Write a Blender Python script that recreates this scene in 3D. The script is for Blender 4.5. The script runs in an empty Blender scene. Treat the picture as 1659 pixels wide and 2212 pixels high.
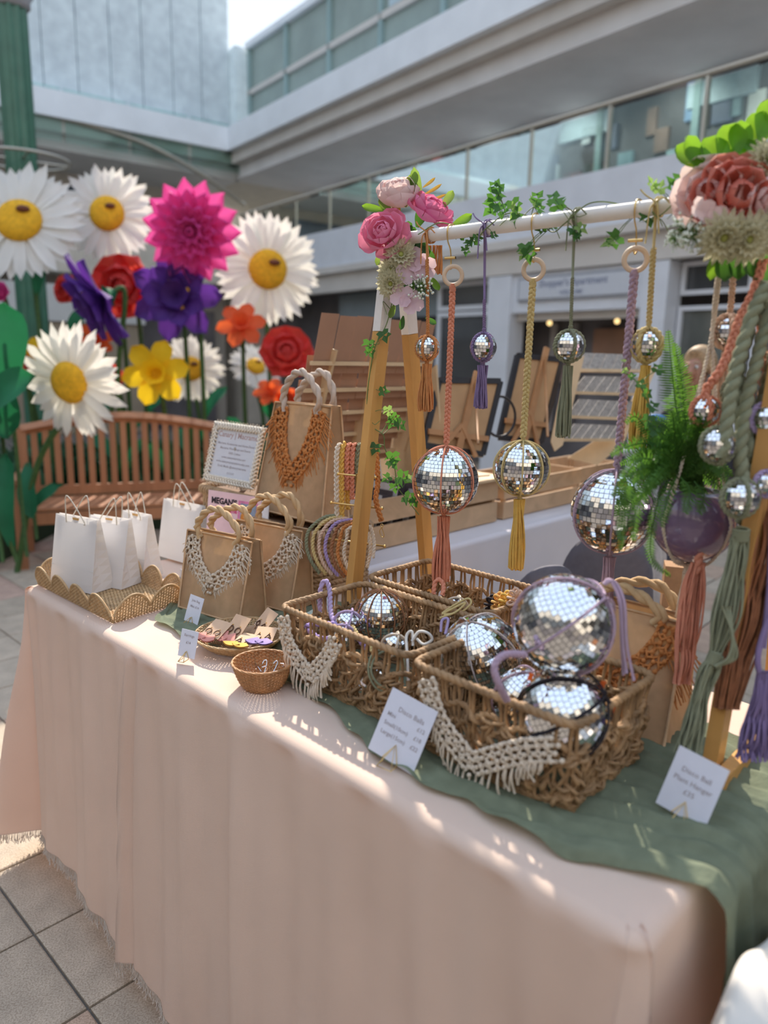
import bpy, math, random
import numpy as np
from mathutils import Vector, Matrix
random.seed(7); RN = np.random.RandomState(7)
sc = bpy.context.scene
PI = math.pi
# ------------------------------------------------------------------ camera
CAMZ = 1.65; FPX = 1600.0; PITCH = math.radians(11.86); ROLL = math.radians(1.3)
cf = np.array([0, math.cos(PITCH), -math.sin(PITCH)])
cr0 = np.array([1.0, 0, 0]); cu0 = np.array([0, math.sin(PITCH), math.cos(PITCH)])
cr = math.cos(ROLL)*cr0 + math.sin(ROLL)*cu0
cu = -math.sin(ROLL)*cr0 + math.cos(ROLL)*cu0
CAM = np.array([0, 0, CAMZ])
cd = bpy.data.cameras.new('camera'); cam = bpy.data.objects.new('camera', cd); sc.collection.objects.link(cam)
cam.matrix_world = Matrix(((cr[0], cu[0], -cf[0], 0), (cr[1], cu[1], -cf[1], 0), (cr[2], cu[2], -cf[2], CAMZ), (0, 0, 0, 1)))
cd.sensor_fit = 'VERTICAL'; cd.sensor_height = 36.0; cd.lens = FPX/2212.0*36.0
cd.clip_start = 0.05; cd.clip_end = 200
cd.dof.use_dof = True; cd.dof.focus_distance = 1.82; cd.dof.aperture_fstop = 1.9
sc.camera = cam
# ------------------------------------------------------------------ sky, sun, exposure
w = bpy.data.worlds.new('sky'); sc.world = w; w.use_nodes = True
nt = w.node_tree; nt.nodes.clear()
o_ = nt.nodes.new('ShaderNodeOutputWorld'); b_ = nt.nodes.new('ShaderNodeBackground')
g_ = nt.nodes.new('ShaderNodeNewGeometry'); s_ = nt.nodes.new('ShaderNodeSeparateXYZ'); r_ = nt.nodes.new('ShaderNodeValToRGB')
t_ = nt.nodes.new('ShaderNodeTexCoord')
nt.links.new(t_.outputs['Generated'], s_.inputs[0]); nt.links.new(s_.outputs[2], r_.inputs[0])
r_.color_ramp.elements[0].position = 0.0; r_.color_ramp.elements[0].color = (.80, .86, .90, 1)
r_.color_ramp.elements[1].position = 0.9; r_.color_ramp.elements[1].color = (.62, .76, 1.0, 1)
nt.links.new(r_.outputs[0], b_.inputs[0]); nt.links.new(b_.outputs[0], o_.inputs[0])
b_.inputs[1].default_value = 1.0
sd = bpy.data.lights.new('sun', 'SUN'); sd.energy = 4.9; sd.color = (1.0, .88, .74); sd.angle = math.radians(0.9)
sun = bpy.data.objects.new('sun', sd); sc.collection.objects.link(sun)
sdir = Vector((0.06, -0.735, -0.68)).normalized()
sun.rotation_euler = sdir.to_track_quat('-Z', 'Y').to_euler(); sun.location = (0, 3, 12)
vs = sc.view_settings; vs.view_transform = 'Standard'; vs.look = 'None'; vs.gamma = 1.0; vs.exposure = 0.47
vs.use_curve_mapping = False
sc.cycles.max_bounces = 8; sc.cycles.diffuse_bounces = 4; sc.cycles.transparent_max_bounces = 12
# ------------------------------------------------------------------ frames of reference
U = np.array([.7225, -.6914, 0.0]); V = np.array([.6914, .7225, 0.0]); O = np.array([-1.027, 2.088, 0.0]); TZ = 0.94
Z = np.array([0, 0, 1.0])
def W(u, v, h=0.0): return O + U*u + V*v + Z*(TZ+h)          # table frame: u along the front edge, v to the back, h over the top
def ray(px, py): return cf + cr*(px-829.5)/FPX - cu*(py-1106.0)/FPX
def at(px, py, d): return CAM + ray(px, py)*d                # a sight line at distance d
def on(px, py, z):
    r = ray(px, py); return CAM + r*((z-CAMZ)/r[2])
def A3(*a): return np.array(a, float)
def nrm(a): a = np.asarray(a, float); return a/(np.linalg.norm(a)+1e-12)
# ------------------------------------------------------------------ materials
MATS = {}
def mat(name, col, rough=.7, metal=0., var=.12, scale=40., bump=.15, bscale=None, trans=0., spec=.4, kind=None, tcol=None, alpha=1., coat=0.):
    if name in MATS: return MATS[name]
    m = bpy.data.materials.new(name); m.use_nodes = True; n = m.node_tree; N = n.nodes; L = n.links
    bs = N['Principled BSDF']; out = N['Material Output']
    bs.inputs['Roughness'].default_value = rough; bs.inputs['Metallic'].default_value = metal
    bs.inputs['Specular IOR Level'].default_value = spec; bs.inputs['Coat Weight'].default_value = coat
    tc = N.new('ShaderNodeTexCoord')
    c4 = (*col, 1)
    if var > 0 or kind:
        nz = N.new('ShaderNodeTexNoise'); nz.inputs['Scale'].default_value = scale; nz.inputs['Detail'].default_value = 4
        rp = N.new('ShaderNodeValToRGB')
        lo = tuple(max(0, c*(1-var)) for c in col); hi = tuple(min(1, c*(1+var)) for c in col)
        rp.color_ramp.elements[0].position = .3; rp.color_ramp.elements[0].color = (*lo, 1)
        rp.color_ramp.elements[1].position = .7; rp.color_ramp.elements[1].color = (*hi, 1)
        vec = tc.outputs['Object']
        if kind in ('woodx', 'woody', 'woodz'):
            mp = N.new('ShaderNodeMapping'); s = {'woodx': (.08, 1, 1), 'woody': (1, .08, 1), 'woodz': (1, 1, .06)}[kind]
            mp.inputs['Scale'].default_value = s; L.new(vec, mp.inputs[0]); vec = mp.outputs[0]
            nz.inputs['Distortion'].default_value = .8
        L.new(vec, nz.inputs['Vector']); L.new(nz.outputs['Fac'], rp.inputs[0])
        colout = rp.outputs[0]
        if kind == 'speck':
            vo = N.new('ShaderNodeTexNoise'); vo.inputs['Scale'].default_value = scale*24; vo.inputs['Detail'].default_value = 2
            L.new(tc.outputs['Object'], vo.inputs['Vector'])
            r2 = N.new('ShaderNodeValToRGB'); r2.color_ramp.elements[0].position = .35; r2.color_ramp.elements[0].color = (.60, .56, .52, 1)
            r2.color_ramp.elements[1].position = .6; r2.color_ramp.elements[1].color = (1, 1, 1, 1)
            L.new(vo.outputs['Fac'], r2.inputs[0])
            mx = N.new('ShaderNodeMix'); mx.data_type = 'RGBA'; mx.blend_type = 'MULTIPLY'; mx.inputs[0].default_value = .8
            L.new(colout, mx.inputs[6]); L.new(r2.outputs[0], mx.inputs[7]); colout = mx.outputs[2]
        if kind == 'weave':
            colout = rp.outputs[0]
        L.new(colout, bs.inputs['Base Color'])
        if bump > 0:
            bp = N.new('ShaderNodeBump'); bp.inputs['Strength'].default_value = bump; bp.inputs['Distance'].default_value = .002
            if kind == 'weave':
                w1 = N.new('ShaderNodeTexWave'); w1.bands_direction = 'X'; w1.inputs['Scale'].default_value = bscale or 300
                w2 = N.new('ShaderNodeTexWave'); w2.bands_direction = 'Z'; w2.inputs['Scale'].default_value = bscale or 300
                L.new(tc.outputs['Object'], w1.inputs[0]); L.new(tc.outputs['Object'], w2.inputs[0])
                w1.inputs['Distortion'].default_value = 1.5; w2.inputs['Distortion'].default_value = 1.5
                ad = N.new('ShaderNodeMath'); ad.operation = 'ADD'; L.new(w1.outputs['Fac'], ad.inputs[0]); L.new(w2.outputs['Fac'], ad.inputs[1])
                L.new(ad.outputs[0], bp.inputs['Height'])
            else:
                nb = N.new('ShaderNodeTexNoise'); nb.inputs['Scale'].default_value = bscale or scale*4; nb.inputs['Detail'].default_value = 3
                L.new(vec, nb.inputs['Vector']); L.new(nb.outputs['Fac'], bp.inputs['Height'])
            L.new(bp.outputs[0], bs.inputs['Normal'])
    else:
        bs.inputs['Base Color'].default_value = c4
    if alpha < 1: bs.inputs['Alpha'].default_value = alpha
    if trans > 0:
        tr = N.new('ShaderNodeBsdfTranslucent'); tr.inputs[0].default_value = (*(tcol or col), 1)
        ms = N.new('ShaderNodeMixShader'); ms.inputs[0].default_value = trans
        L.new(bs.outputs[0], ms.inputs[1]); L.new(tr.outputs[0], ms.inputs[2]); L.new(ms.outputs[0], out.inputs[0])
    m.diffuse_color = c4; MATS[name] = m
    return m
def glassmat(name, col, alpha):
    if name in MATS: return MATS[name]
    m = bpy.data.materials.new(name); m.use_nodes = True; N = m.node_tree.nodes; L = m.node_tree.links
    N.remove(N['Principled BSDF']); out = N['Material Output']
    g = N.new('ShaderNodeBsdfGlossy'); g.inputs['Roughness'].default_value = .05; g.inputs[0].default_value = (.9, 1, .97, 1)
    t = N.new('ShaderNodeBsdfTransparent'); t.inputs[0].default_value = (*col, 1)
    f = N.new('ShaderNodeFresnel'); f.inputs[0].default_value = 1.45
    a = N.new('ShaderNodeMath'); a.operation = 'ADD'; a.inputs[1].default_value = alpha; L.new(f.outputs[0], a.inputs[0])
    ms = N.new('ShaderNodeMixShader'); L.new(a.outputs[0], ms.inputs[0]); L.new(t.outputs[0], ms.inputs[1]); L.new(g.outputs[0], ms.inputs[2])
    L.new(ms.outputs[0], out.inputs[0]); MATS[name] = m; return m
# ------------------------------------------------------------------ mesh builder
class MB:
    def __init__(s): s.V = []; s.F = []; s.n = 0; s.smooth = True
    def add(s, v, f):
        v = np.asarray(v, float).reshape(-1, 3); s.V.append(v)
        for a in (f if isinstance(f, list) else [f]):
            a = np.asarray(a, int)
            if a.size: s.F.append(a+s.n)
        s.n += len(v); return s
    def grid(s, P, closeu=False, closev=False):      # P (a,b,3)
        P = np.asarray(P, float); a, b = P.shape[:2]
        i = np.arange(a if closeu else a-1)[:, None]; j = np.arange(b if closev else b-1)[None, :]
        i2 = (i+1) % a; j2 = (j+1) % b
        q = np.stack([i*b+j, i2*b+j, i2*b+j2, i*b+j2], -1).reshape(-1, 4)
        return s.add(P.reshape(-1, 3), q)
    def tube(s, pts, r, n=6, closed=False, cap=True, flat=1.0, ref=None):
        P = np.asarray(pts, float); m = len(P)
        if m < 2: return s
        T = (np.roll(P, -1, 0)-np.roll(P, 1, 0)) if closed else np.gradient(P, axis=0)
        T /= (np.linalg.norm(T, axis=1)[:, None]+1e-12)
        Nn = np.zeros_like(P)
        if ref is None:
            a = A3(0, 0, 1) if abs(T[0][2]) < .9 else A3(1, 0, 0)
        else: a = np.asarray(ref, float)
        a = nrm(a-T[0]*a.dot(T[0])); Nn[0] = a
        for i in range(1, m):
            a = (a if ref is None else np.asarray(ref, float)); a = a-T[i]*a.dot(T[i]); l = np.linalg.norm(a)
            a = a/l if l > 1e-6 else Nn[i-1]; Nn[i] = a
        B = np.cross(T, Nn); R = np.broadcast_to(np.asarray(r, float), (m,))
        th = np.arange(n)*2*PI/n
        G = P[:, None]+R[:, None, None]*(np.cos(th)[None, :, None]*B[:, None]+flat*np.sin(th)[None, :, None]*Nn[:, None])
        base = s.n; s.grid(G, closeu=closed, closev=True)
        if cap and not closed and n <= 8:
            s.F.append(np.array([list(range(n))])[:, ::-1]*1+base); s.F.append(np.array([list(range((m-1)*n, m*n))])+base)
        return s
    def box(s, c, size, ax=None):                    # ax 3 axes rows
        ax = np.eye(3) if ax is None else np.asarray(ax, float); h = np.asarray(size, float)/2
        k = np.array([[x, y, z] for z in (-1, 1) for y in (-1, 1) for x in (-1, 1)], float)*h
        return s.add(np.asarray(c, float)+k@ax, np.array([[0, 2, 3, 1], [4, 5, 7, 6], [0, 1, 5, 4], [2, 6, 7, 3], [0, 4, 6, 2], [1, 3, 7, 5]]))
    def quadbox(s, A, B, width, thick, up=None):     # plank from A to B
        A = np.asarray(A, float); B = np.asarray(B, float); t = nrm(B-A); up = A3(0, 0, 1) if up is None else np.asarray(up, float)
        sd_ = nrm(np.cross(t, up)); n2 = np.cross(sd_, t)
        return s.box((A+B)/2, (np.linalg.norm(B-A), width, thick), (t, sd_, n2))
    def sphere(s, c, r, n=12, m=8, sc_=(1, 1, 1), ax=None):
        ph = np.linspace(0.0001, PI-.0001, m+1)[:, None]; th = (np.arange(n)*2*PI/n)[None, :]
        P = np.stack([np.sin(ph)*np.cos(th), np.sin(ph)*np.sin(th), np.cos(ph)*np.ones_like(th)], -1)*np.asarray(sc_)*r
        if ax is not None: P = P@np.asarray(ax)
        return s.grid(P+np.asarray(c, float), closev=True)
    def lathe(s, prof, c=(0, 0, 0), n=24, ax=None):
        p = np.asarray(prof, float); th = np.arange(n)*2*PI/n
        P = np.stack([p[:, 0, None]*np.cos(th), p[:, 0, None]*np.sin(th), p[:, 1, None]*np.ones(n)], -1)
        if ax is not None: P = P@np.asarray(ax)
        return s.grid(P+np.asarray(c, float), closev=True)
    def torus(s, c, R, r, ax, n=28, k=8, sx=1.0):    # ax rows x,y = plane
        t = np.linspace(0, 2*PI, n, endpoint=False); P = np.asarray(c)+R*(sx*np.cos(t)[:, None]*ax[0]+np.sin(t)[:, None]*ax[1])
        return s.tube(P, r, k, closed=True, ref=np.cross(ax[0], ax[1]))
    def poly(s, pts): return s.add(pts, np.array([list(range(len(pts)))]))
    def slab(s, pts, n, t):                          # flat outline given thickness along n
        p = np.asarray(pts, float); k = len(p); n = nrm(n)*t/2
        s.add(np.vstack([p+n, p-n]), [np.array([list(range(k))]), np.array([list(range(2*k-1, k-1, -1))]), np.array([[i, i+k, (i+1) % k+k, (i+1) % k] for i in range(k)])]); return s
    def mesh(s, name, m, off=(0, 0, 0), smooth=None):
        me = bpy.data.meshes.new(name); V_ = np.vstack(s.V)-np.asarray(off, float)
        tot = np.concatenate([np.full(len(f), f.shape[1]) for f in s.F]); idx = np.concatenate([f.reshape(-1) for f in s.F])
        me.vertices.add(len(V_)); me.vertices.foreach_set('co', V_.reshape(-1))
        me.loops.add(len(idx)); me.loops.foreach_set('vertex_index', idx)
        st = np.concatenate([[0], np.cumsum(tot)[:-1]]); me.polygons.add(len(tot)); me.polygons.foreach_set('loop_start', st)
        sm = s.smooth if smooth is None else smooth
        me.polygons.foreach_set('use_smooth', np.full(len(tot), sm))
        me.update(calc_edges=True); me.validate()
        if isinstance(m, (list, tuple)):
            for q in m: me.materials.append(q)
        else: me.materials.append(m)
        return me
def link(o): sc.collection.objects.link(o); return o
def thing(name, label, cat, loc=(0, 0, 0), group=None, kind=None):
    o = bpy.data.objects.new(name, None); o.empty_display_size = .05; link(o); o.location = tuple(loc)
    o['label'] = label; o['category'] = cat
    if group: o['group'] = group
    if kind: o['kind'] = kind
    return o
def tag(o, label=None, cat=None, group=None, kind=None):
    if label: o['label'] = label
    if cat: o['category'] = cat
    if group: o['group'] = group
    if kind: o['kind'] = kind
    return o
def rootloc(p):
    l = Vector((0, 0, 0))
    while p is not None: l = l+p.location; p = p.parent
    return np.array(l)
def part(name, mb, m, parent=None, smooth=None, label=None, kind=None, flat=False):
    if flat: smooth = False
    off = rootloc(parent) if parent is not None else np.zeros(3)
    if parent is None:                               # a one-mesh thing gets its origin at its base
        v = np.vstack(mb.V); off = A3(v[:, 0].mean(), v[:, 1].mean(), v[:, 2].min())
    o = bpy.data.objects.new(name, mb.mesh(name, m, off, smooth)); link(o)
    if parent is not None: o.parent = parent
    else: o.location = tuple(off)
    if label: o['label'] = label
    if kind: o['kind'] = kind
    return o
def struct(name, mb, m, smooth=False, parent=None):
    o = part(name, mb, m, parent, smooth)
    if parent is None: o['kind'] = 'structure'
    return o
def copy_tree(o, parent=None):
    c = o.copy(); link(c)
    if parent is not None: c.parent = parent; c.matrix_parent_inverse = o.matrix_parent_inverse.copy()
    for ch in list(o.children): copy_tree(ch, c)
    return c
def text(body, size, org, xd, yd, m, parent, name='lettering', align='CENTER', bold=0.):
    cu_ = bpy.data.curves.new(name, 'FONT'); cu_.body = body; cu_.size = size; cu_.align_x = align; cu_.resolution_u = 2; cu_.offset = bold
    to = bpy.data.objects.new('tmp_text', cu_); link(to); bpy.context.view_layer.update()
    me = bpy.data.meshes.new_from_object(to.evaluated_get(bpy.context.evaluated_depsgraph_get())); bpy.data.objects.remove(to); bpy.data.curves.remove(cu_)
    xd = nrm(xd); yd = nrm(yd); zd = np.cross(xd, yd); org = np.asarray(org, float)+zd*.0004
    n = len(me.vertices); co = np.empty(n*3); me.vertices.foreach_get('co', co); co = co.reshape(-1, 3)
    co = org+co[:, :1]*xd+co[:, 1:2]*yd-rootloc(parent)
    me.vertices.foreach_set('co', co.reshape(-1)); me.materials.clear(); me.materials.append(m); me.update(); me.name = name
    o = bpy.data.objects.new(name, me); link(o); o.parent = parent; return o
# ------------------------------------------------------------------ cords
def bez(pts, n=40):                                  # Catmull-Rom through points
    P = np.asarray(pts, float); P = np.vstack([2*P[0]-P[1], P, 2*P[-1]-P[-2]]); k = len(P)-3
    t = np.linspace(0, k-1e-6, n); i = t.astype(int); f = (t-i)[:, None]
    a, b, c, d = P[i], P[i+1], P[i+2], P[i+3]
    return .5*((2*b)+(-a+c)*f+(2*a-5*b+4*c-d)*f*f+(-a+3*b-3*c+d)*f**3)
def resample(P, step, mn=3, closed=False):
    P = np.asarray(P, float)
    if closed: P = np.vstack([P, P[:1]])
    d = np.r_[0, np.cumsum(np.linalg.norm(np.diff(P, axis=0), axis=1))]; n = max(mn, int(d[-1]/step)+1)
    t = np.linspace(0, d[-1], n); R = np.stack([np.interp(t, d, P[:, i]) for i in range(3)], 1)
    return R, t
def frame_along(P, ref=None):
    T = np.gradient(P, axis=0); T /= np.linalg.norm(T, axis=1)[:, None]+1e-12
    ref = A3(0.3, 0.2, 1) if ref is None else np.asarray(ref, float)
    N_ = ref-T*(T@ref)[:, None]; l = np.linalg.norm(N_, axis=1)[:, None]; N_ = N_/(l+1e-9)
    return T, N_, np.cross(T, N_)
def rope(mb, P, R, k=3, pitch=None, n=5, closed=False, ref=None, fill=.62):     # twisted strands
    pitch = pitch or R*5
    P, t = resample(P, pitch/7., closed=closed); 
    if closed: P = P[:-1]; t = t[:-1]
    T, A, B = frame_along(P, ref)
    if closed:
        L = t[-1]+t[1]; pitch = L/max(1, round(L/pitch))
    for j in range(k):
        a = 2*PI*t/pitch+2*PI*j/k
        mb.tube(P+R*(1-fill)*1.15*(np.cos(a)[:, None]*A+np.sin(a)[:, None]*B), R*fill, n, closed=closed)
    return mb
def braid(mb, P, wdt, r=None, pitch=None, ref=None, n=5, k=3):              # plait lying flat across ref
    r = r or wdt*.2; pitch = pitch or wdt*2.2
    P, t = resample(P, pitch/9.); T, A, B = frame_along(P, ref)
    for j in range(k):
        a = 2*PI*t/pitch+2*PI*j/k
        mb.tube(P+wdt*.32*np.sin(a)[:, None]*B+r*.75*np.sin(2*a)[:, None]*A, r, n)
    return mb
def tassel(mb, top, length, r0, n=22, spread=1.5, d=(0, 0, -1), r=.0016, seg=5, jit=.25):
    d = nrm(d); a = nrm(np.cross(d, A3(1, .3, .1))); b = np.cross(d, a); top = np.asarray(top, float)
    for i in range(n):
        q = math.sqrt(random.random()); th = random.random()*2*PI; L = length*(1-random.random()*.08)
        s = np.linspace(0, 1, seg); wob = random.uniform(-1, 1)*jit*r0
        rr = r0*q*(.55+(spread-.55)*np.minimum(1, s*1.3)**1.2)
        P = top+np.outer(s*L, d)+np.outer(rr*math.cos(th)+wob*np.sin(s*5), a)+np.outer(rr*math.sin(th)+wob*np.cos(s*4), b)
        mb.tube(P, r, 4, cap=False)
    return mb
def wrapknot(mb, c, r, h, d=(0, 0, 1), turns=4, cr_=.0016):
    d = nrm(d); a = nrm(np.cross(d, A3(1, .3, .1))); b = np.cross(d, a)
    t = np.linspace(0, turns*2*PI, turns*10); P = np.asarray(c)+np.outer(np.linspace(-h/2, h/2, len(t)), d)+r*(np.cos(t)[:, None]*a+np.sin(t)[:, None]*b)
    mb.tube(P, cr_, 5); return mb
def knotband(mb, P, wd, nn, down, nor, r=.0022, fringe=None, m=4, fr=None, cell=None, edge=True, fmat=None):
    """macrame band along P: strands crossing in diamonds with knots, edge cords and a fringe MB"""
    cell = cell or wd/2.0
    P, t = resample(P, cell/5.); L = t[-1]; T = np.gradient(P, axis=0); T /= np.linalg.norm(T, axis=1)[:, None]
    N_ = np.tile(nrm(nor), (len(P), 1)); S = np.cross(T, N_); S = S*np.sign((S@np.asarray(down)))[:, None]
    for j in range(m):
        for sg in (1, -1):
            ph = 2*PI*t/(cell*2)+PI*j+ (0 if sg > 0 else PI)
            off = (j+.5)/m-.5
            mb.tube(P+S*(wd*off+wd/m*.62*np.sin(ph))[:, None]+N_*(r*1.0*np.cos(ph*2+sg)+r*.8)[:, None], r, 5)
    k = int(L/cell)
    for i in range(k+1):
        c0 = np.array([np.interp(L*i/max(1, k), t, P[:, q]) for q in range(3)]); ii = min(len(P)-1, int(i/max(1, k)*(len(P)-1)))
        for j in range(m+1):
            off = j/m-.5
            mb.sphere(c0+S[ii]*wd*off*.96+N_[ii]*r*1.6+T[ii]*(cell*.5 if j % 2 else 0), r*1.75, 6, 4)
    if edge:
        rope(mb, P+S*wd*.5+N_*r, r*1.15, 2, n=4, ref=nor); rope(mb, P-S*wd*.5+N_*r, r*1.15, 2, n=4, ref=nor)
    return P, t, S
# ================================================================== THE COURTYARD
BC = np.array([-3.3, 17.0, 0.0]); BA = np.array([.602, -.799, 0]); BB = np.array([-.799, -.602, 0]); AX = (BA, BB, Z)
def bb(mb, s0, s1, t0, t1, z0, z1):                  # box in the courtyard frame, heights over the ground
    return mb.box(BC+BA*(s0+s1)/2+BB*(t0+t1)/2+Z*(z0+z1)/2, (abs(s1-s0), abs(t1-t0), abs(z1-z0)), AX)
mw = mat('painted_white', (.70, .73, .78), .6, var=.05, scale=3, bump=0)
mcream = mat('render_cream', (.62, .57, .49), .8, var=.08, scale=4, bump=0)
meave = mat('eave_white', (.84, .88, .92), .6, var=.05, scale=2, bump=0)
msoff = mat('soffit_grey', (.70, .69, .68), .8, var=.06, scale=2, bump=0)  # soffit, band, eave, panel and interior colours brightened in place of haze
mband = mat('band_beige', (.64, .61, .57), .7, var=.06, scale=2, bump=0)
mdark = mat('dark_interior', (.15, .14, .145), .5, var=.3, scale=1.5, bump=0)
mglz = mat('green_glazing', (.30, .37, .34), .25, var=.15, scale=1.2, bump=0, spec=.6)
mteal = mat('teal_paint', (.30, .42, .42), .6, var=.1, scale=2, bump=0)
mpan = mat('pale_panel', (.78, .86, .90), .5, var=.14, scale=5, bump=0, trans=.25)
mglass = glassmat('balustrade_glass', (.80, .90, .88), .0)
mwin = mat('window_dark', (.07, .075, .08), .08, var=.3, scale=.7, bump=0, spec=.8)
msteel = mat('rail_steel', (.5, .47, .4), .35, metal=.6, var=.05, bump=0)
mgrout = mat('joint_grey', (.17, .15, .13), .9, var=.2, scale=20, bump=.1)
# ground
g = MB(); bb(g, -4, 30, -4, 22, -.2, -.012); floor = struct('floor', g, mgrout)
tmats = [mat('paving_%s' % n, c, .75, var=.16, scale=9, bump=.12, bscale=260, kind='speck') for n, c in
         dict(grey=(.50, .42, .33), warm=(.56, .41, .31), pale=(.56, .47, .37), rose=(.57, .40, .32)).items()]
TS, TV = .347, .40; n0 = A3(-.979, 1.833, 0)
def seen(p):
    q = p-CAM; d = q@cf
    if d < .3: return 0
    x = 829.5+FPX*(q@cr)/d; y = 1106-FPX*(q@cu)/d
    return d if (-260 < x < 1900 and -100 < y < 2600) else 0
tl = []
for i in range(-26, 40):
    for j in range(-16, 46):
        c = n0+U*TS*(i+.5)+V*TV*(j+.5); d = seen(c)
        if d and d < 13: 
            q = c-CAM; x = 829.5+FPX*(q@cr)/d; y = 1106-FPX*(q@cu)/d; hid = 1 if (130 < x < 1500 and not (y > 1850 and x < 480)) else 0
            tl.append((hid, d, i, j, c))
tl.sort(key=lambda a: (a[0], a[1]))
tmesh = []
for k, m in enumerate(tmats):
    q = MB(); e = .004
    for (hh, ins) in ((0, 0),): pass
    a, b = TS/2-e, TV/2-e; L1 = [(-a, -b), (a, -b), (a, b), (-a, b)]; a2, b2 = a-.004, b-.004; L2 = [(-a2, -b2), (a2, -b2), (a2, b2), (-a2, b2)]
    vv = [U*x+V*y+Z*-.012 for x, y in L1]+[U*x+V*y+Z*-.0025 for x, y in L1]+[U*x+V*y for x, y in L2]
    f = [[i, (i+1) % 4, (i+1) % 4+4, i+4] for i in range(4)]+[[i+4, (i+1) % 4+4, (i+1) % 4+8, i+8] for i in range(4)]+[[8, 9, 10, 11]]
    q.add(vv, np.array(f)); tmesh.append(q.mesh('floor_tile', m, smooth=False))
rest = MB()
for n_, (hid, d, i, j, c) in enumerate(tl):
    k = random.choice([0, 0, 1, 2, 2, 3]); dz = random.uniform(0, .0015)
    if n_ < 300:
        o = link(bpy.data.objects.new('floor_tile', tmesh[k])); o.parent = floor; o.location = tuple(c-rootloc(floor)+Z*dz)
        o.location = (o.location[0], o.location[1], o.location[2])
    else:
        a, b = TS/2-.004, TV/2-.004
        rest.add([c-U*a-V*b, c+U*a-V*b, c+U*a+V*b, c-U*a+V*b], np.array([[0, 1, 2, 3]]))
part('floor_tiles', rest, tmats[2], floor, kind='stuff', flat=True)
# ---- the wing on the right: shops below, a glazed gallery above, eave, glazed upper storey
S1 = 26.
g = MB(); bb(g, 0, S1, -3.4, -3.2, 0, 8.0); wr = struct('wall_right', g, mcream)
g = MB(); bb(g, 0, S1, -3.2, .0, CAMZ+1.45, CAMZ+2.2); part('gallery_floor', g, mw, wr, flat=True)
g = MB(); bb(g, -.02, S1, .0, .05, CAMZ+1.45, CAMZ+1.56); part('fascia_moulding', g, mband, wr, flat=True)
g = MB(); bb(g, 0, S1, -.25, -.05, CAMZ+1.13, CAMZ+1.449); part('fascia_beam', g, mband, wr, flat=True)
g = MB(); bb(g, 0, S1, -3.2, .10, CAMZ+3.60, CAMZ+3.64); part('soffit', g, msoff, wr, flat=True)
for k, (t, z0, z1, m) in enumerate([(.10, 3.641, 3.86, msoff), (.28, 3.861, 4.07, mband), (.42, 4.071, 4.52, meave)]):
    g = MB(); bb(g, 0, S1, -2.0, t, CAMZ+z0, CAMZ+z1); part('eave_band', g, m, wr, flat=True)
g = MB(); bb(g, .02, S1, -.45, -.30, CAMZ+4.53, CAMZ+6.2); uw = part('upper_glazing', g, mglz, wr, flat=True)
for s in np.arange(.1, 18, 1.55):
    g = MB(); bb(g, s-.05, s+.05, -.30, -.24, CAMZ+4.53, CAMZ+6.2); part('mullion', g, mteal, uw, flat=True)
g = MB(); bb(g, .02, S1, -.30, -.24, CAMZ+5.32, CAMZ+5.42); part('transom', g, mband, uw, flat=True)
g = MB(); bb(g, .02, S1, -.5, -.2, CAMZ+6.2, CAMZ+6.32); part('coping', g, meave, uw, flat=True)
mgl2 = mat('pale_glazing', (.48, .60, .66), .3, var=.1, scale=1, bump=0, spec=.6)
for k in range(3):
    g = MB(); bb(g, 4.95+k*1.55, 6.1+k*1.55, -.3, -.27, CAMZ+5.45, CAMZ+6.15); part('roof_light', g, mgl2, uw, flat=True)
# gallery shop fronts behind the glass
g = MB(); bb(g, 0, S1, -1.9, -1.8, CAMZ+2.2, CAMZ+3.6); gw = part('gallery_wall', g, mdark, wr, flat=True)
cols = [(.25, .38, .42), (.45, .60, .62), (.16, .10, .10), (.60, .64, .66), (.10, .12, .20), (.30, .20, .16), (.22, .34, .52), (.45, .40, .32), (.75, .75, .72), (.42, .16, .16)]
rr = random.Random(3)
for k in range(62):
    s = .25+k*.20+rr.uniform(-.06, .06); w_ = rr.uniform(.12, .34); z0 = 2.25+rr.choice([0, .1, .45, .7])+rr.uniform(0, .2); h_ = rr.uniform(.22, .62)
    g = MB(); bb(g, s, s+w_, -1.8, -1.74, CAMZ+z0, CAMZ+min(3.55, z0+h_)); c = rr.choice(cols)
    part('shop_display', g, mat('display_%d' % cols.index(c), c, .5, var=.2, scale=5, bump=0), gw, flat=True)
for s in np.arange(.6, 13, 1.5):
    g = MB(); bb(g, s, s+.1, -1.8, -1.68, CAMZ+2.2, CAMZ+3.6); part('shopfront_post', g, mteal if int(s*2) % 3 else mband, gw, flat=True)
for k, s in enumerate([3.2, 5.6, 7.4, 9.5]):
    g = MB(); bb(g, s, s+.9, -1.78, -1.7, CAMZ+3.2, CAMZ+3.5); part('shop_sign_panel', g, mat('sign_pale', (.5, .62, .68), .5, bump=0), gw, flat=True)
g = MB()
for s in np.arange(0, 14, 1.2):
    q = MB(); bb(q, s+.02, s+1.17, -.06, -.045, CAMZ+2.2, CAMZ+2.86); part('glass_pane', q, mglass, wr, flat=True)
    q = MB(); bb(q, s-.02, s+.02, -.08, -.03, CAMZ+2.2, CAMZ+2.9); part('balustrade_post', q, msteel, wr, flat=True)
g = MB(); g.tube([BC+BA*s-BB*.055+Z*(CAMZ+2.93) for s in (0, 26)], .03, 8); part('handrail', g, msteel, wr)
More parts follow.
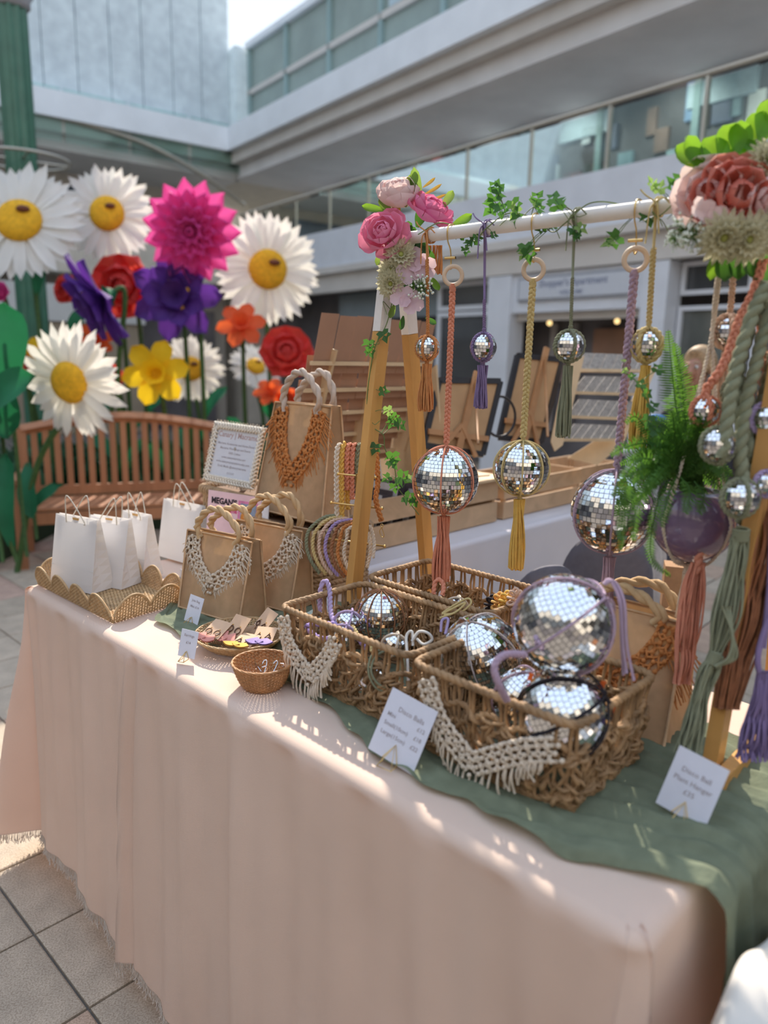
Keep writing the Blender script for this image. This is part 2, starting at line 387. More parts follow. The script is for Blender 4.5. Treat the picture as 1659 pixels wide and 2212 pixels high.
for s in np.arange(.9, 13, 1.7):  # unseen fill spots added to brighten the dark gallery displays
    ld = bpy.data.lights.new('gallery_fill_spot', 'SPOT'); ld.energy = 32; ld.color = (1, .95, .9); ld.shadow_soft_size = .03; ld.spot_size = 1.9; ld.spot_blend = .8
    lo = link(bpy.data.objects.new('gallery_fill_spot', ld)); lo.location = tuple(BC+BA*s-BB*.9+Z*(CAMZ+3.5)); lo.rotation_euler = Vector(tuple(-BB-Z*.9)).to_track_quat('-Z', 'Y').to_euler(); lo.parent = None
# ground floor shop fronts
g = MB(); bb(g, 0, S1, -.9, -.8, 0, CAMZ+1.45); sf = part('shopfront', g, mdark, wr, flat=True)
g = MB(); bb(g, 3.4, 7.0, -.8, -.4, CAMZ+.66, CAMZ+1.12); part('shop_fascia', g, mat('slate_panel', (.22, .26, .28), .5, bump=0, var=.1, scale=2), sf, flat=True)
def bay(s0, s1, z0, z1, m, fr=.07, t=-.28, nm='window'):
    g = MB(); bb(g, s0, s1, t-.05, t-.04, z0, z1); o = part('window_pane', g, m, wr, flat=True)
    g = MB(); bb(g, s0-fr, s0, t-.08, t, z0-fr, z1+fr); bb(g, s1, s1+fr, t-.08, t, z0-fr, z1+fr); bb(g, s0, s1, t-.08, t, z0-fr, z0); bb(g, s0, s1, t-.08, t, z1, z1+fr)
    part('window_frame', g, mw, o, flat=True)
bay(6.45, 7.62, CAMZ+.78, CAMZ+1.06, mwin); bay(6.45, 7.62, CAMZ-.9, CAMZ+.62, mwin)
for s0, s1 in ((7.72, 8.16), (10.22, 10.55)):
    g = MB(); bb(g, s0, s1, -.35, -.06, 0, CAMZ+1.12); part('pilaster', g, mw, wr, flat=True)
for s0, s1 in ((10.62, 11.35), (11.5, 12.3)):
    bay(s0, s1, CAMZ+.80, CAMZ+1.06, mwin, .05); bay(s0, s1, CAMZ-.9, CAMZ+.58, mat('window_reflective', (.13, .14, .13), .1, var=.4, scale=1.2, bump=0, spec=.8), .05)
g = MB(); bb(g, 8.16, 10.22, -.35, -.1, CAMZ+.62, CAMZ+1.12); lintel = part('sign_lintel', g, mw, wr, flat=True)
g = MB(); bb(g, 8.28, 10.12, -.1, -.07, CAMZ+.76, CAMZ+1.07); sb = part('shop_sign', g, mat('sign_frame', (.34, .36, .40), .6, bump=0), lintel, flat=True)
g = MB(); bb(g, 8.31, 10.09, -.075, -.06, CAMZ+.79, CAMZ+1.04)
sbp = part('sign_board', g, mat('sign_face', (.60, .63, .68), .6, var=.03, bump=0), lintel, flat=True)
mink = mat('sign_ink', (.22, .25, .36), .7, var=0, bump=0)
text("Shopper's Apartment", .125, BC+BA*9.2+BB*(-.058)+Z*(CAMZ+.93), BA, Z, mink, lintel, bold=.002)
text("WELCOME", .075, BC+BA*9.2+BB*(-.058)+Z*(CAMZ+.82), BA, Z, mink, lintel, bold=.001)
g = MB(); bb(g, 8.16, 10.22, -.34, -.22, CAMZ+.52, CAMZ+.62); part('door_head', g, mband, wr, flat=True)
for k, (s0, s1, z0, z1, c) in enumerate([(8.35, 8.45, -1, .5, (.35, .33, .32)), (8.75, 8.82, -1, .5, (.30, .28, .27)), (9.1, 9.7, .0, .42, (.30, .17, .11)), (9.8, 10.1, -.4, .3, (.16, .10, .09)), (8.5, 8.7, -.3, .2, (.22, .16, .14))]):
    g = MB(); bb(g, s0, s1, -.76, -.70, CAMZ+z0, CAMZ+z1); part('shop_interior_panel', g, mat('interior_%d' % k, c, .6, var=.15, scale=3, bump=0), sf, flat=True)
for s in (8.5, 9.6, 10.9):
    g = MB(); g.sphere(BC+BA*s+BB*-.5+Z*(CAMZ+.50), .035, 10, 6)
    m = mat('downlight', (1, .75, .35), .5, var=0, bump=0); m.node_tree.nodes['Principled BSDF'].inputs['Emission Color'].default_value = (1, .7, .3, 1)
    m.node_tree.nodes['Principled BSDF'].inputs['Emission Strength'].default_value = 1.2
    part('downlight', g, m, sf)
# ---- the wing on the left: pale panelled stair tower over the same gallery
T1 = 20.
g = MB(); bb(g, -3.4, -3.2, 0, T1, 0, 8.0); wl = struct('wall_left', g, mcream)
g = MB(); bb(g, -3.2, 0, 0, T1, CAMZ+1.45, CAMZ+2.2); part('gallery_floor', g, mcream, wl, flat=True)
g = MB(); bb(g, -3.2, .10, 0, T1, CAMZ+3.60, CAMZ+3.64); part('soffit', g, msoff, wl, flat=True)
for k, (t, z0, z1, m) in enumerate([(.10, 3.641, 3.86, msoff), (.28, 3.861, 4.07, mband), (.42, 4.071, 4.52, meave)]):
    g = MB(); bb(g, -2.0, t, 0, T1, CAMZ+z0, CAMZ+z1); part('eave_band', g, m, wl, flat=True)
for t in np.arange(.02, T1-1, .62):
    g = MB(); bb(g, -.46, -.30, t, t+.60, CAMZ+4.53, CAMZ+11.0); part('wall_panel', g, mpan, wl, flat=True)
g = MB(); bb(g, -.60, -.47, .0, T1, CAMZ+4.53, CAMZ+11.); part('panel_backing', g, mat('backing', (.6, .68, .74), .8, bump=0), wl, flat=True)
g = MB(); bb(g, -.55, -.02, -.5, .0, CAMZ+4.53, CAMZ+6.25); part('corner_pier', g, mpan, wl, flat=True)
g = MB(); bb(g, -1.9, -1.8, .1, T1, CAMZ+2.2, CAMZ+3.6); gl = part('gallery_wall', g, mcream, wl, flat=True)
for t in np.arange(.4, 8, 1.9):
    g = MB(); bb(g, -1.8, -1.75, t, t+1.5, CAMZ+2.3, CAMZ+3.35); part('gallery_window', g, mat('gallery_blue_glass', (.10, .14, .20), .15, var=.3, scale=1, bump=0), gl, flat=True)
for t in np.arange(0, 12, 1.2):
    q = MB(); bb(q, .30, .315, t+.02, t+1.17, CAMZ+3.7, CAMZ+4.6); part('glass_pane', q, mglass, wl, flat=True)
g = MB(); g.tube(bez([BC+BA*.33+BB*t+Z*(CAMZ+z) for t, z in ((0, 3.1), (1.5, 3.75), (3, 4.05), (6, 4.15), (12, 4.15))], 30), .045, 8); part('handrail', g, msteel, wl)
g = MB(); bb(g, -.9, -.8, 0, T1, 0, CAMZ+1.45); part('shopfront', g, mat('shop_beige', (.42, .38, .33), .7, var=.1, scale=2, bump=0), wl, flat=True)
for t, c in ((.3, (.10, .10, .11)), (6.0, (.12, .12, .12))):
    g = MB(); bb(g, -.8, -.7, t, t+1.9, 0, CAMZ+.9); part('shop_opening', g, mdark, wl, flat=True)
g = MB(); bb(g, -.7, .2, 2.2, 6.6, CAMZ+.52, CAMZ+1.2); part('kiosk_fascia', g, mat('kiosk_pale', (.62, .62, .60), .7, var=.04, scale=2, bump=0), wl, flat=True)
g = MB(); bb(g, -.6, .15, 2.25, 6.5, 0, CAMZ+.51); part('kiosk_front', g, mat('kiosk_tan', (.36, .29, .21), .7, var=.1, scale=2, bump=0), wl, flat=True)
# ---- wings behind the camera that close the courtyard (unseen, added for dark mirror-ball reflections; height dims the table front)
g = MB(); bb(g, -3, 30, 17.0, 17.4, 0, 9.); wb = struct('wall_back', g, mcream)
g = MB(); bb(g, -3, 30, 16.6, 16.99, 0, 3.0); part('shopfront', g, mdark, wb, flat=True)
g = MB(); bb(g, -3, 30, 16.5, 16.99, 4.0, 5.4); part('gallery_glazing', g, mwin, wb, flat=True)
g = MB(); bb(g, 28.0, 28.4, -3, 16.4, 0, 10.); we = struct('wall_near', g, mcream)
g = MB(); bb(g, 27.6, 27.99, -3, 16.4, 0, 3.0); part('shopfront', g, mdark, we, flat=True)
g = MB(); bb(g, 27.5, 27.99, -3, 16.4, 4.0, 5.4); part('gallery_glazing', g, mwin, we, flat=True)
# ---- green cast column
mgreen = mat('column_green', (.055, .17, .11), .35, var=.12, scale=6, bump=0, spec=.6)
base = on(48, 1180, 0); cb = at(43, 300, 9.0); cx, cy = cb[0], cb[1]
col = thing('fluted_column', 'tall dark green fluted iron column with grey capital behind the giant daisies', 'column', (cx, cy, 0))
prof = []; n = 40; th = np.arange(n)*2*PI/n; rad = .165+.02*np.cos(th*10)
zz = [0, CAMZ+3.95]; P = np.stack([np.stack([cx+rad*np.cos(th), cy+rad*np.sin(th), np.full(n, z)], 1) for z in zz]); g = MB(); g.grid(P, closev=True); part('shaft', g, mgreen, col)
g = MB(); g.lathe([(.17, 3.9), (.22, 3.93), (.22, 4.0), (.26, 4.06), (.27, 4.16), (.22, 4.2), (.22, 4.45), (.27, 4.5), (.27, 4.58), (0, 4.6)], (cx, cy, CAMZ), 28); part('capital', g, mat('capital_grey', (.40, .40, .43), .5, bump=0), col)
g = MB(); g.lathe([(.24, 0), (.24, .2), (.19, .28), (.0, .28)], (cx, cy, 0), 28); part('base', g, mgreen, col)
g = MB(); g.torus((cx, cy, CAMZ+2.25), .55, .02, (A3(1, 0, 0), A3(0, 1, 0)), 40, 6); 
for a in range(4): g.tube([(cx, cy, CAMZ+2.25), (cx+.55*math.cos(a*PI/2+.6), cy+.55*math.sin(a*PI/2+.6), CAMZ+2.25)], .015, 5)
part('ring_bracket', g, msteel, col)
col['kind'] = 'thing'
for nm_, a in (('roof_link', (-6.5, .0, -6.5, .0)),):
    g = MB(); bb(g, -6.5, 0, -6.5, 0, CAMZ+3.60, CAMZ+4.4); bb(g, -6.5, -.4, -6.5, -.4, 0, 3.1); bb(g, -4, -1.7, -4, -1.7, 0, CAMZ+6.2); part('corner_block', g, mcream, wr, flat=True)
# ================================================================== TABLES AND CLOTHS
mcloth = mat('peach_cloth', (.80, .645, .54), .9, var=.04, scale=5, bump=.25, bscale=500, trans=.22, tcol=(.95, .55, .38), spec=.1)
mwhitec = mat('white_cloth', (.72, .69, .72), .9, var=.03, scale=6, bump=.2, bscale=300, trans=.1, spec=.1)
mfray = mat('frayed_thread', (.90, .82, .74), .9, var=.05, bump=0, trans=.3)
def drape(top, bot, rows=26, rad=.022, h0=0., fold=.006, seed=1, n=420, flare=None, per=34., clip=None):
    """surface that rolls over the table edge along top and falls to bot; both lists of (u,v[,h])"""
    T_ = bez([(a[0], a[1], 0) for a in top], n); B_ = bez([(b[0], b[1], b[2]) for b in bot], n)
    t = np.linspace(0, 1, n); rs = np.random.RandomState(seed)
    if clip: T_[:, 0] = np.clip(T_[:, 0], clip[0], clip[1]); T_[:, 1] = np.clip(T_[:, 1], clip[2], 9)
    D = B_[:, :2]-T_[:, :2]
    out = []
    tg = np.gradient(T_[:, :2], axis=0); tg /= np.linalg.norm(tg, axis=1)[:, None]+1e-9; nn_ = np.stack([tg[:, 1], -tg[:, 0]], 1)
    kk = np.ones(9)/9; nn_ = np.stack([np.convolve(np.pad(nn_[:, i], 4, 'edge'), kk, 'valid') for i in (0, 1)], 1)
    ph = rs.rand(5)*6; fr = np.array([1, 1.9, 3.1, 5.3, 8.1])*per/6; am = np.array([1, .8, .6, .35, .2])
    wob = sum(a*np.sin(f*t*2*PI/1.0*.5+p) for a, f, p in zip(am, fr, ph))
    rowsP = []
    for a in np.linspace(0, PI/2, 6):
        rowsP.append(np.stack([T_[:, 0]-nn_[:, 0]*rad*(1-math.sin(a)), T_[:, 1]-nn_[:, 1]*rad*(1-math.sin(a)), np.full(n, h0-rad*(1-math.cos(a)))], 1))
    for k in range(1, rows+1):
        s = k/rows; e = s**1.05
        xy = T_[:, :2]+D*e+nn_*(fold*wob*min(1, s*2.2)**1.2)[:, None]
        h = h0-rad+(B_[:, 2]-h0+rad)*s
        rowsP.append(np.stack([xy[:, 0], xy[:, 1], h], 1))
    G = np.array(rowsP)
    if clip:
        for r_i, a in enumerate(np.linspace(0, PI/2, 6)):
            e = rad*(1-math.sin(a)); G[r_i, :, 0] = np.clip(G[r_i, :, 0], clip[0]+e, clip[1]-e); G[r_i, :, 1] = np.clip(G[r_i, :, 1], clip[2]+e, 9)
    return G
def toW(G): return O+G[..., 0:1]*U+G[..., 1:2]*V+(G[..., 2:3]+TZ)*Z
root = thing('display_table', 'long trestle table under a frayed peach tablecloth carrying the macrame stall', 'table', W(.9, .36, -TZ))
g = MB(); g.box(W(.89, .40, -.030), (1.90, .76, .03), (U, V, Z)); part('tabletop', g, mat('table_board', (.75, .73, .7), .6, bump=0), root, flat=True)
for u in (.12, 1.66):
    for v in (.08, .64):
        g = MB(); g.tube([W(u, v, -.045), W(u, v, -TZ+.0)], .014, 8); part('leg', g, mat('grey_metal', (.3, .3, .31), .4, metal=.8, var=0, bump=0), root)
UL, UR, VB = -.105, 1.885, .81
top = [(UL, VB), (UL, .4), (UL, .045), (UL+.013, .013), (UL+.040, 0), (UL+.065, 0), (.3, 0), (.57, 0), (.9, 0), (1.3, 0), (1.7, 0), (UR-.045, 0), (UR-.02, .003), (UR-.003, .02), (UR, .045), (UR, .25), (UR, .5), (UR, VB)]
bot = [(UL-.16, VB, -.85), (UL-.15, .42, -.83), (UL-.10, .06, -.84), (-.150, -.125, -.81), (.020, .045, -.79), (.000, -.040, -.78), (.28, -.045, -.795), (.57, -.06, -.835), (.88, -.05, -.87), (1.3, -.05, -.86), (1.62, -.045, -.85), (UR-.13, -.02, -.86), (UR-.02, -.17, -.88), (UR+.10, -.13, -.88), (UR+.01, .03, -.85), (UR+.08, .27, -.86), (UR+.06, .5, -.86), (UR+.08, VB, -.86)]
G = drape(top, bot, rows=40, n=620, fold=.0045, seed=4, rad=.024, clip=(UL, UR, 0.))
# the pressed crease where the cloth was folded
uu = G[..., 0]; 
cr1 = np.exp(-((G[..., 0]-.57-.01*np.sin(G[..., 2]*6))/.007)**2)*.017; front = (G[..., 1] < .03) & (G[..., 2] < -.02)
cr2 = -np.exp(-((G[..., 0]-.60-.012*np.sin(G[..., 2]*5))/.010)**2)*.014
cr3 = np.exp(-((G[..., 0]-1.03+.1*G[..., 2])/.03)**2)*.013+.007*np.sin(G[..., 0]*26+1.5*np.sin(G[..., 2]*3))+.004*np.sin(G[..., 0]*63+G[..., 2]*5)
G[..., 1] -= np.where(front, (cr1+cr2+cr3)*np.clip(-G[..., 2]*3+.3, 0, 1), 0)
Pw = toW(G); g = MB(); g.grid(Pw)
# top sheet
nu, nv = 90, 30; us = np.linspace(UL+.024, UR-.024, nu); vv_ = np.linspace(.024, VB, nv); gu, gv = np.meshgrid(us, vv_, indexing='ij')
hh = .0008*np.sin(gu*23+gv*9)+.0006*np.sin(gu*61-gv*40)*np.sin(gv*31); edge = np.minimum(1, np.minimum.reduce([gu-us[0], us[-1]-gu, gv-vv_[0]])*30)
g.grid(toW(np.stack([gu, gv, hh*edge], -1)))
cl = part('tablecloth', g, mcloth); tag(cl, 'peach cotton tablecloth with frayed hem draped over the long front table', 'tablecloth')
g = MB(); edge = Pw[-1]; rs = np.random.RandomState(2); k = 0
E_, _t = resample(edge, .0042)
for i in range(1, len(E_)-1):
    q = E_[i]-CAM
    L = .018+.016*rs.rand()
    for _q in (0, 1): g.tube([E_[i]+Z*.003-V*.001, E_[i]+Z*-L*.5-V*.003+U*rs.uniform(-.005, .005), E_[i]-Z*L+U*rs.uniform(-.013, .013)-V*rs.uniform(-.003, .010)], .0011, 3, cap=False)
part('frayed_hem', g, mfray, cl, kind='stuff')
# ---- sage runner of crinkled cheesecloth
mrun = mat('sage_gauze', (.215, .245, .17), .95, var=.14, scale=30, bump=.5, bscale=220, trans=.2, tcol=(.30, .42, .28), spec=.05)
fb = np.array([(.36, .24), (.45, .135), (.62, .128), (.80, .16), (1.0, .15), (1.156, .135), (1.342, .074), (1.455, .065), (1.536, .078), (1.634, .071), (1.718, .072), (1.803, .111), (1.866, .150), (1.90, .150)])
bk = np.array([(.36, .34), (.62, .60), (1.0, .66), (1.5, .62), (1.9, .60)])
nu, nv = 330, 64; us = np.linspace(.36, 1.90, nu); f0 = np.interp(us, fb[:, 0], fb[:, 1]); b0 = np.interp(us, bk[:, 0], bk[:, 1])
k = np.ones(9)/9; f0[6:-6] = np.convolve(f0, k, 'same')[6:-6]
S = np.linspace(0, 1, nv)[None, :]; gu = np.repeat(us[:, None], nv, 1); gv = f0[:, None]+(b0-f0)[:, None]*S
ph = S*34+2.2*np.sin(gu*5.1)+1.1*np.sin(gu*13+1); rid = np.abs(np.sin(ph*.5*PI/2))*.7+.3*np.abs(np.sin(ph*1.7+gu*9))
amp = .006+.014*np.exp(-((gu-1.80)/.22)**2)+.004*np.exp(-(S/.12)**2); hgt = .004+amp*rid+.0015*np.sin(gu*90+S*20)
G = np.stack([gu+.006*np.sin(S*30), gv+.004*np.sin(gu*50+S*9), hgt], -1)
# over the right end
rows = []; fl0 = G[-1].copy(); nd = 46; vend = fl0[:, 1]
for i in range(1, nd+1):
    s = i/nd; L = s*.60; a = min(1, L/.035); R_ = .03
    du = R_*math.sin(a*PI/2)+.012*s+.01; h = -R_*(1-math.cos(a*PI/2))-(max(0, L-.035))
    gather = vend+.015*math.sin(s*3)+.02*s
    w_ = .010*(np.sin(S[0]*38+s*3)+.5*np.sin(S[0]*71+1-s*4))*min(1, s*4)+.006*rid[-1]
    rows.append(np.stack([np.full(nv, UR+.0)+du+w_, gather, fl0[:, 2]*.6+h], 1))
G2 = np.concatenate([G, np.array(rows)], 0)
g = MB(); g.grid(toW(G2)); rn = part('table_runner', g, mrun); tag(rn, 'sage green crinkled gauze runner under the baskets, hanging over the table end', 'runner')
# ---- the neighbour's table running back at right angles
rt = thing('back_table', 'white-clothed table behind, carrying the wooden crates and card racks', 'table', W(.09, 2.1, -TZ))
g = MB(); g.box(W(.085, 2.0, -.03), (.72, 2.2, .03), (U, V, Z)); part('tabletop', g, mat('table_board', (.75, .73, .7), .6), rt, flat=True)
for u in (-.2, .38):
    for v in (.98, 3.0):
        g = MB(); g.tube([W(u, v, -.045), W(u, v, -TZ)], .014, 8); part('leg', g, MATS['grey_metal'], rt)
G = drape([(-.28, .90), (.44, .90), (.459, .905), (.465, .93), (.465, 1.6), (.465, 2.3), (.465, 3.12)], [(-.28, .86, -.9), (.46, .86, -.9), (.52, .86, -.9), (.52, .93, -.90), (.53, 1.6, -.9), (.53, 2.3, -.9), (.52, 3.12, -.9)], rows=20, n=260, fold=.012, seed=8, rad=.02, per=26)
# drape() normals point outwards for a path whose right side is outside
g = MB(); g.grid(toW(G)); g.box(W(.08, 2.0, -.004), (.73, 2.22, .008), (U, V, Z))
c2 = part('tablecloth', g, mwhitec); tag(c2, 'white tablecloth with loose folds on the table behind', 'tablecloth')
# ---- bench
def bench():
    c = on(250, 1205, 0); c = A3(-2.12, 6.0, 0)
    xd = nrm(A3(.93, .36, 0)); yd = nrm(A3(-.36, .93, 0)); yd = -yd                  # yd points to the camera
    L = 1.56; hw = L/2
    mwood = mat('teak', (.40, .18, .09), .6, var=.18, scale=9, bump=.05, kind='woodz')
    r = thing('garden_bench', 'brown slatted garden bench with arched back in front of the daisies', 'bench', c)
    P = lambda x, y, z: c+xd*x+yd*y+Z*z
    for s in (-1, 1):
        g = MB(); g.quadbox(P(s*hw, .30, 0), P(s*hw, .30, .66), .07, .07, xd); part('leg', g, mwood, r, flat=True)
        g = MB(); g.quadbox(P(s*hw, -.26, 0), P(s*hw, -.30, 1.02), .07, .07, xd); part('leg', g, mwood, r, flat=True)
        g = MB(); g.quadbox(P(s*hw, -.28, .68), P(s*hw, .38, .68), .08, .035); part('armrest', g, mwood, r, flat=True)
        g = MB(); g.quadbox(P(s*hw, -.25, .38), P(s*hw, .28, .38), .03, .08); part('side_rail', g, mwood, r, flat=True)
    arch = [P(x, -.30, 1.0+.10*math.cos(x/hw*PI/2)) for x in np.linspace(-hw, hw, 17)]
    g = MB(); g.tube(arch, .05, 4, ref=Z, flat=.9); part('top_rail', g, mwood, r, flat=True)
    g = MB(); g.quadbox(P(-hw, -.28, .50), P(hw, -.28, .50), .035, .08, Z); part('lower_rail', g, mwood, r, flat=True)
    g = MB(); g.quadbox(P(-hw, .28, .38), P(hw, .28, .38), .035, .09, Z); part('front_rail', g, mwood, r, flat=True)
    for i in range(17):
        x = -hw+.09+i*(L-.18)/16
        g = MB(); g.quadbox(P(x, -.285, .53), P(x, -.30, .98+.10*math.cos(x/hw*PI/2)), .048, .02, yd); part('back_slat', g, mwood, r, flat=True)
    for i in range(7):
        y = -.2+i*.075
        g = MB(); g.quadbox(P(-hw+.02, y, .445), P(hw-.02, y, .445), .062, .022, Z); part('seat_slat', g, mwood, r, flat=True)
bench()
# ---- giant flowers
def petal(mb, c, d, up, L, wd, cup=.15, curl=.1, tip=.9, n=7, m=5, base=.35, notch=0.):
    """petal from c along d, face towards up"""
    d = nrm(d); up = nrm(up-d*np.dot(up, d)); s = np.cross(d, up); t = np.linspace(0, 1, n)[:, None]; x = np.linspace(-1, 1, m)[None, :]
    prof = (base+(1-base)*np.sin(np.minimum(1, t/ .62)*PI/2))*np.sqrt(np.maximum(0, 1-np.maximum(0, (t-.62)/.38)**2.2))
    prof = np.maximum(prof, .03)
    X = x*prof*wd/2; H = cup*wd*(x**2)*np.minimum(1, t*3)+L*curl*(np.sin(t*PI*tip)); LL = t*L*(1-notch*np.exp(-(x/.25)**2)*(t > .9))
    mb.grid(np.asarray(c)+LL[..., None]*d+X[..., None]*s+(H[..., None]+0*x[..., None])*up)
mdais = mat('daisy_white', (.85, .84, .82), .8, var=.04, scale=6, bump=0, trans=.35, tcol=(.95, .93, .85))
myel = mat('daisy_yellow', (.78, .42, .02), .85, var=.18, scale=30, bump=.5, bscale=60)
mbutter = mat('petal_yellow', (.90, .56, .01), .7, var=.1, scale=5, bump=0, trans=.35, tcol=(1, .7, .02))
mpink = mat('petal_magenta', (.80, .10, .42), .7, var=.12, scale=5, bump=0, trans=.3, tcol=(.95, .15, .5))
mpurp = mat('petal_violet', (.10, .035, .24), .7, var=.2, scale=5, bump=0, trans=.25, tcol=(.2, .06, .5))
mredp = mat('petal_coral', (.76, .09, .085), .7, var=.15, scale=5, bump=0, trans=.35, tcol=(1, .12, .08))
morng = mat('petal_orange', (.85, .13, .04), .7, var=.15, scale=5, bump=0, trans=.35, tcol=(1, .2, .05))
mstem = mat('stem_green', (.05, .11, .03), .7, var=.2, bump=0)
mleafg = mat('leaf_green_foam', (.015, .15, .07), .6, var=.25, scale=5, bump=0, trans=.25, tcol=(.03, .28, .10))
mbee = mat('bee_brown', (.16, .05, .02), .6, bump=0)
def basis(n):
    n = nrm(n); a = nrm(np.cross(Z, n)) if abs(n[2]) < .95 else A3(1, 0, 0); return a, np.cross(n, a), n
def flower(name, label, kind, px, py, d, R, face, m, seed, foot=None, stem=True, group='giant artificial flowers'):
    if foot is None: d *= 1.25; R *= 1.25
    c = at(px, py, d); rd = random.Random(seed); a, b, n = basis(face)
    fx = foot if foot is not None else (c[0]*.96-.05, c[1]+.25)
    r = thing(name, label, 'flower', (fx[0], fx[1], 0), group)
    P = lambda an, q=0: a*math.cos(an)+b*math.sin(an)+n*q
    if kind == 'daisy':
        g = MB(); k = 21
        for ring in (0, 1):
            for i in range(k):
                an = 2*PI*(i+.5*ring)/k+rd.uniform(-.05, .05)
                petal(g, c+P(an)*R*.12-n*R*.03*ring, P(an, rd.uniform(-.12, .10)-.10*ring), n, R*rd.uniform(.82, .94), R*.20, .10, rd.uniform(-.02, .05), n=6, m=3)
        part('petals', g, m, r)
        g = MB(); g.lathe([(R*.34, -.02*R), (R*.36, .04*R), (R*.31, .12*R), (R*.18, .16*R), (0.0, .15*R)], c, 26, (a, b, n)); dsc = part('disc', g, myel, r)
        if rd.random() < .8:
            g = MB(); g.sphere(c+a*.1*R+b*.12*R+n*.17*R, R*.075, 8, 6, (1.5, .8, .8), (a, b, n)); part('bee', g, mbee, dsc)
    elif kind == 'dahlia':
        for ly, (k, L, e) in enumerate([(15, 1., .0), (14, .86, .3), (12, .68, .65), (9, .48, 1.2), (6, .3, 2.2)]):
            g = MB()
            for i in range(k):
                an = 2*PI*(i+.5*ly)/k; petal(g, c+n*R*.04*ly, P(an, e), P(an, -1.0)*-1, R*L, R*.36*(1-.08*ly), .42, .02, n=6, m=5, base=.25)
            part('petal_ring', g, m, r)
    elif kind == 'lily':
        for ly, (k, L, e) in enumerate([(7, 1., .1), (7, .8, .5), (5, .5, 1.0)]):
            g = MB()
            for i in range(k):
                an = 2*PI*(i+.5*ly)/k; petal(g, c+n*R*.05*ly, P(an, e), P(an, -1.0)*-1, R*L, R*.5, .2, .05, n=7, m=5, base=.2)
            part('petal_ring', g, m, r)
        g = MB()
        for i in range(4): g.sphere(c+P(i*1.6+.4)*R*.28+n*R*.3, R*.05, 8, 5)
        part('stamen', g, myel, r)
    elif kind == 'rose':
        for ly, (k, L, e, rr_) in enumerate([(6, .75, .35, .15), (5, .62, .9, .12), (5, .5, 1.7, .1), (4, .4, 4, .07), (3, .3, 9, .03)]):
            g = MB()
            for i in range(k):
                an = 2*PI*(i+.43*ly)/k+rd.uniform(-.1, .1); petal(g, c+P(an)*R*rr_+n*R*.02*ly, P(an, e), P(an, -1.0)*-1, R*L, R*.95*(1-.13*ly), .28, -.05, n=7, m=7, base=.6)
            part('petal_ring', g, m, r)
    elif kind == 'daffodil':
        g = MB()
        for i in range(6):
            an = 2*PI*i/6+.2; petal(g, c, P(an, .05), n, R, R*.62, .1, .12, n=7, m=5)
        part('petals', g, m, r)
        g = MB(); th = np.arange(18)*2*PI/18
        rows = [c+(R*rr_*(1+.08*np.sin(th*6)*(z > .4)))[:, None]*(np.cos(th)[:, None]*a+np.sin(th)[:, None]*b)+n*R*z for rr_, z in ((.12, 0), (.2, .2), (.24, .4), (.36, .52))]
        g.grid(np.array(rows), closev=True); part('trumpet', g, m, r)
    if stem:
        g = MB(); f0 = A3(fx[0], fx[1], 0); mid = (c-n*R*.3)*.6+f0*.4; mid[:2] = f0[:2]*.6+c[:2]*.4+A3(rd.uniform(-.05, .05), .05)
        g.tube(bez([f0, mid, c-n*R*.45-Z*R*.15, c-n*R*.05], 20), .022, 7); part('stem', g, mstem, r)
        g = MB(); g.lathe([(.02, -R*.25), (R*.2, -R*.06), (R*.22, -.03)], c, 12, (a, b, n)); part('calyx', g, mleafg, r)
        for q in range(1):
            g = MB(); an = rd.uniform(0, 6); dd = A3(math.cos(an), math.sin(an)*.5, .8); z = rd.uniform(.45, .75)
            petal(g, f0*(1-z)+mid*z, dd, A3(-dd[0]*.6, -.7, .6), .36, .15, .15, .12, n=6, m=3); part('leaf', g, mleafg, r)
    return r
fc = A3(.32, -1, .12)
flower('giant_daisy', 'giant white daisy at the far left of the flower display, tilted upward', 'daisy', 42, 478, 5.1, .43, A3(.15, -1, .38), mdais, 1)
flower('giant_daisy', 'giant white daisy with a bee, between the leftmost daisy and the magenta dahlia', 'daisy', 232, 462, 5.6, .36, A3(.1, -1, .1), mdais, 2)
flower('giant_daisy', 'giant white daisy leaning just left of the rose-topped garment rail', 'daisy', 578, 582, 5.9, .43, A3(.35, -1, -.05), mdais, 3)
flower('giant_daisy', 'giant white daisy hanging low in front of the garden bench back', 'daisy', 152, 826, 4.9, .39, A3(-.35, -1, -.15), mdais, 4, foot=(-2.75, 5.35))
flower('giant_daisy', 'smaller giant daisy behind the yellow daffodil', 'daisy', 412, 797, 6.5, .30, A3(.3, -1, .2), mdais, 5)
flower('giant_daisy', 'smallest giant daisy, left of the crimson open rose', 'daisy', 552, 792, 6.7, .24, A3(.4, -.7, .6), mdais, 6)
flower('giant_dahlia', 'giant magenta dahlia at the top of the flower display', 'dahlia', 418, 500, 5.2, .345, A3(.05, -1, -.15), mpink, 7)
flower('giant_violet_flower', 'giant dark violet flower seen edge-on, left of the coral rose', 'lily', 226, 642, 4.9, .34, A3(-.62, -.42, -.42), mpurp, 8)
flower('giant_violet_flower', 'giant dark violet flower under the magenta dahlia', 'lily', 385, 640, 5.4, .34, A3(.05, -1, .02), mpurp, 9)
flower('giant_rose', 'giant coral rose between the two violet flowers', 'rose', 276, 622, 5.6, .30, A3(-.1, -1, .0), mredp, 10)
flower('giant_rose', 'giant crimson open rose beside the craft paper card rack', 'rose', 620, 768, 5.6, .25, A3(.1, -1, .35), mredp, 11)
flower('giant_daffodil', 'giant yellow daffodil above the garden bench', 'daffodil', 338, 806, 5.1, .235, A3(.1, -1, .1), mbutter, 12)
flower('giant_poppy', 'giant orange-red flower left under the daisy by the garment rail', 'daffodil', 522, 706, 5.8, .20, A3(.1, -1, .5), morng, 13)
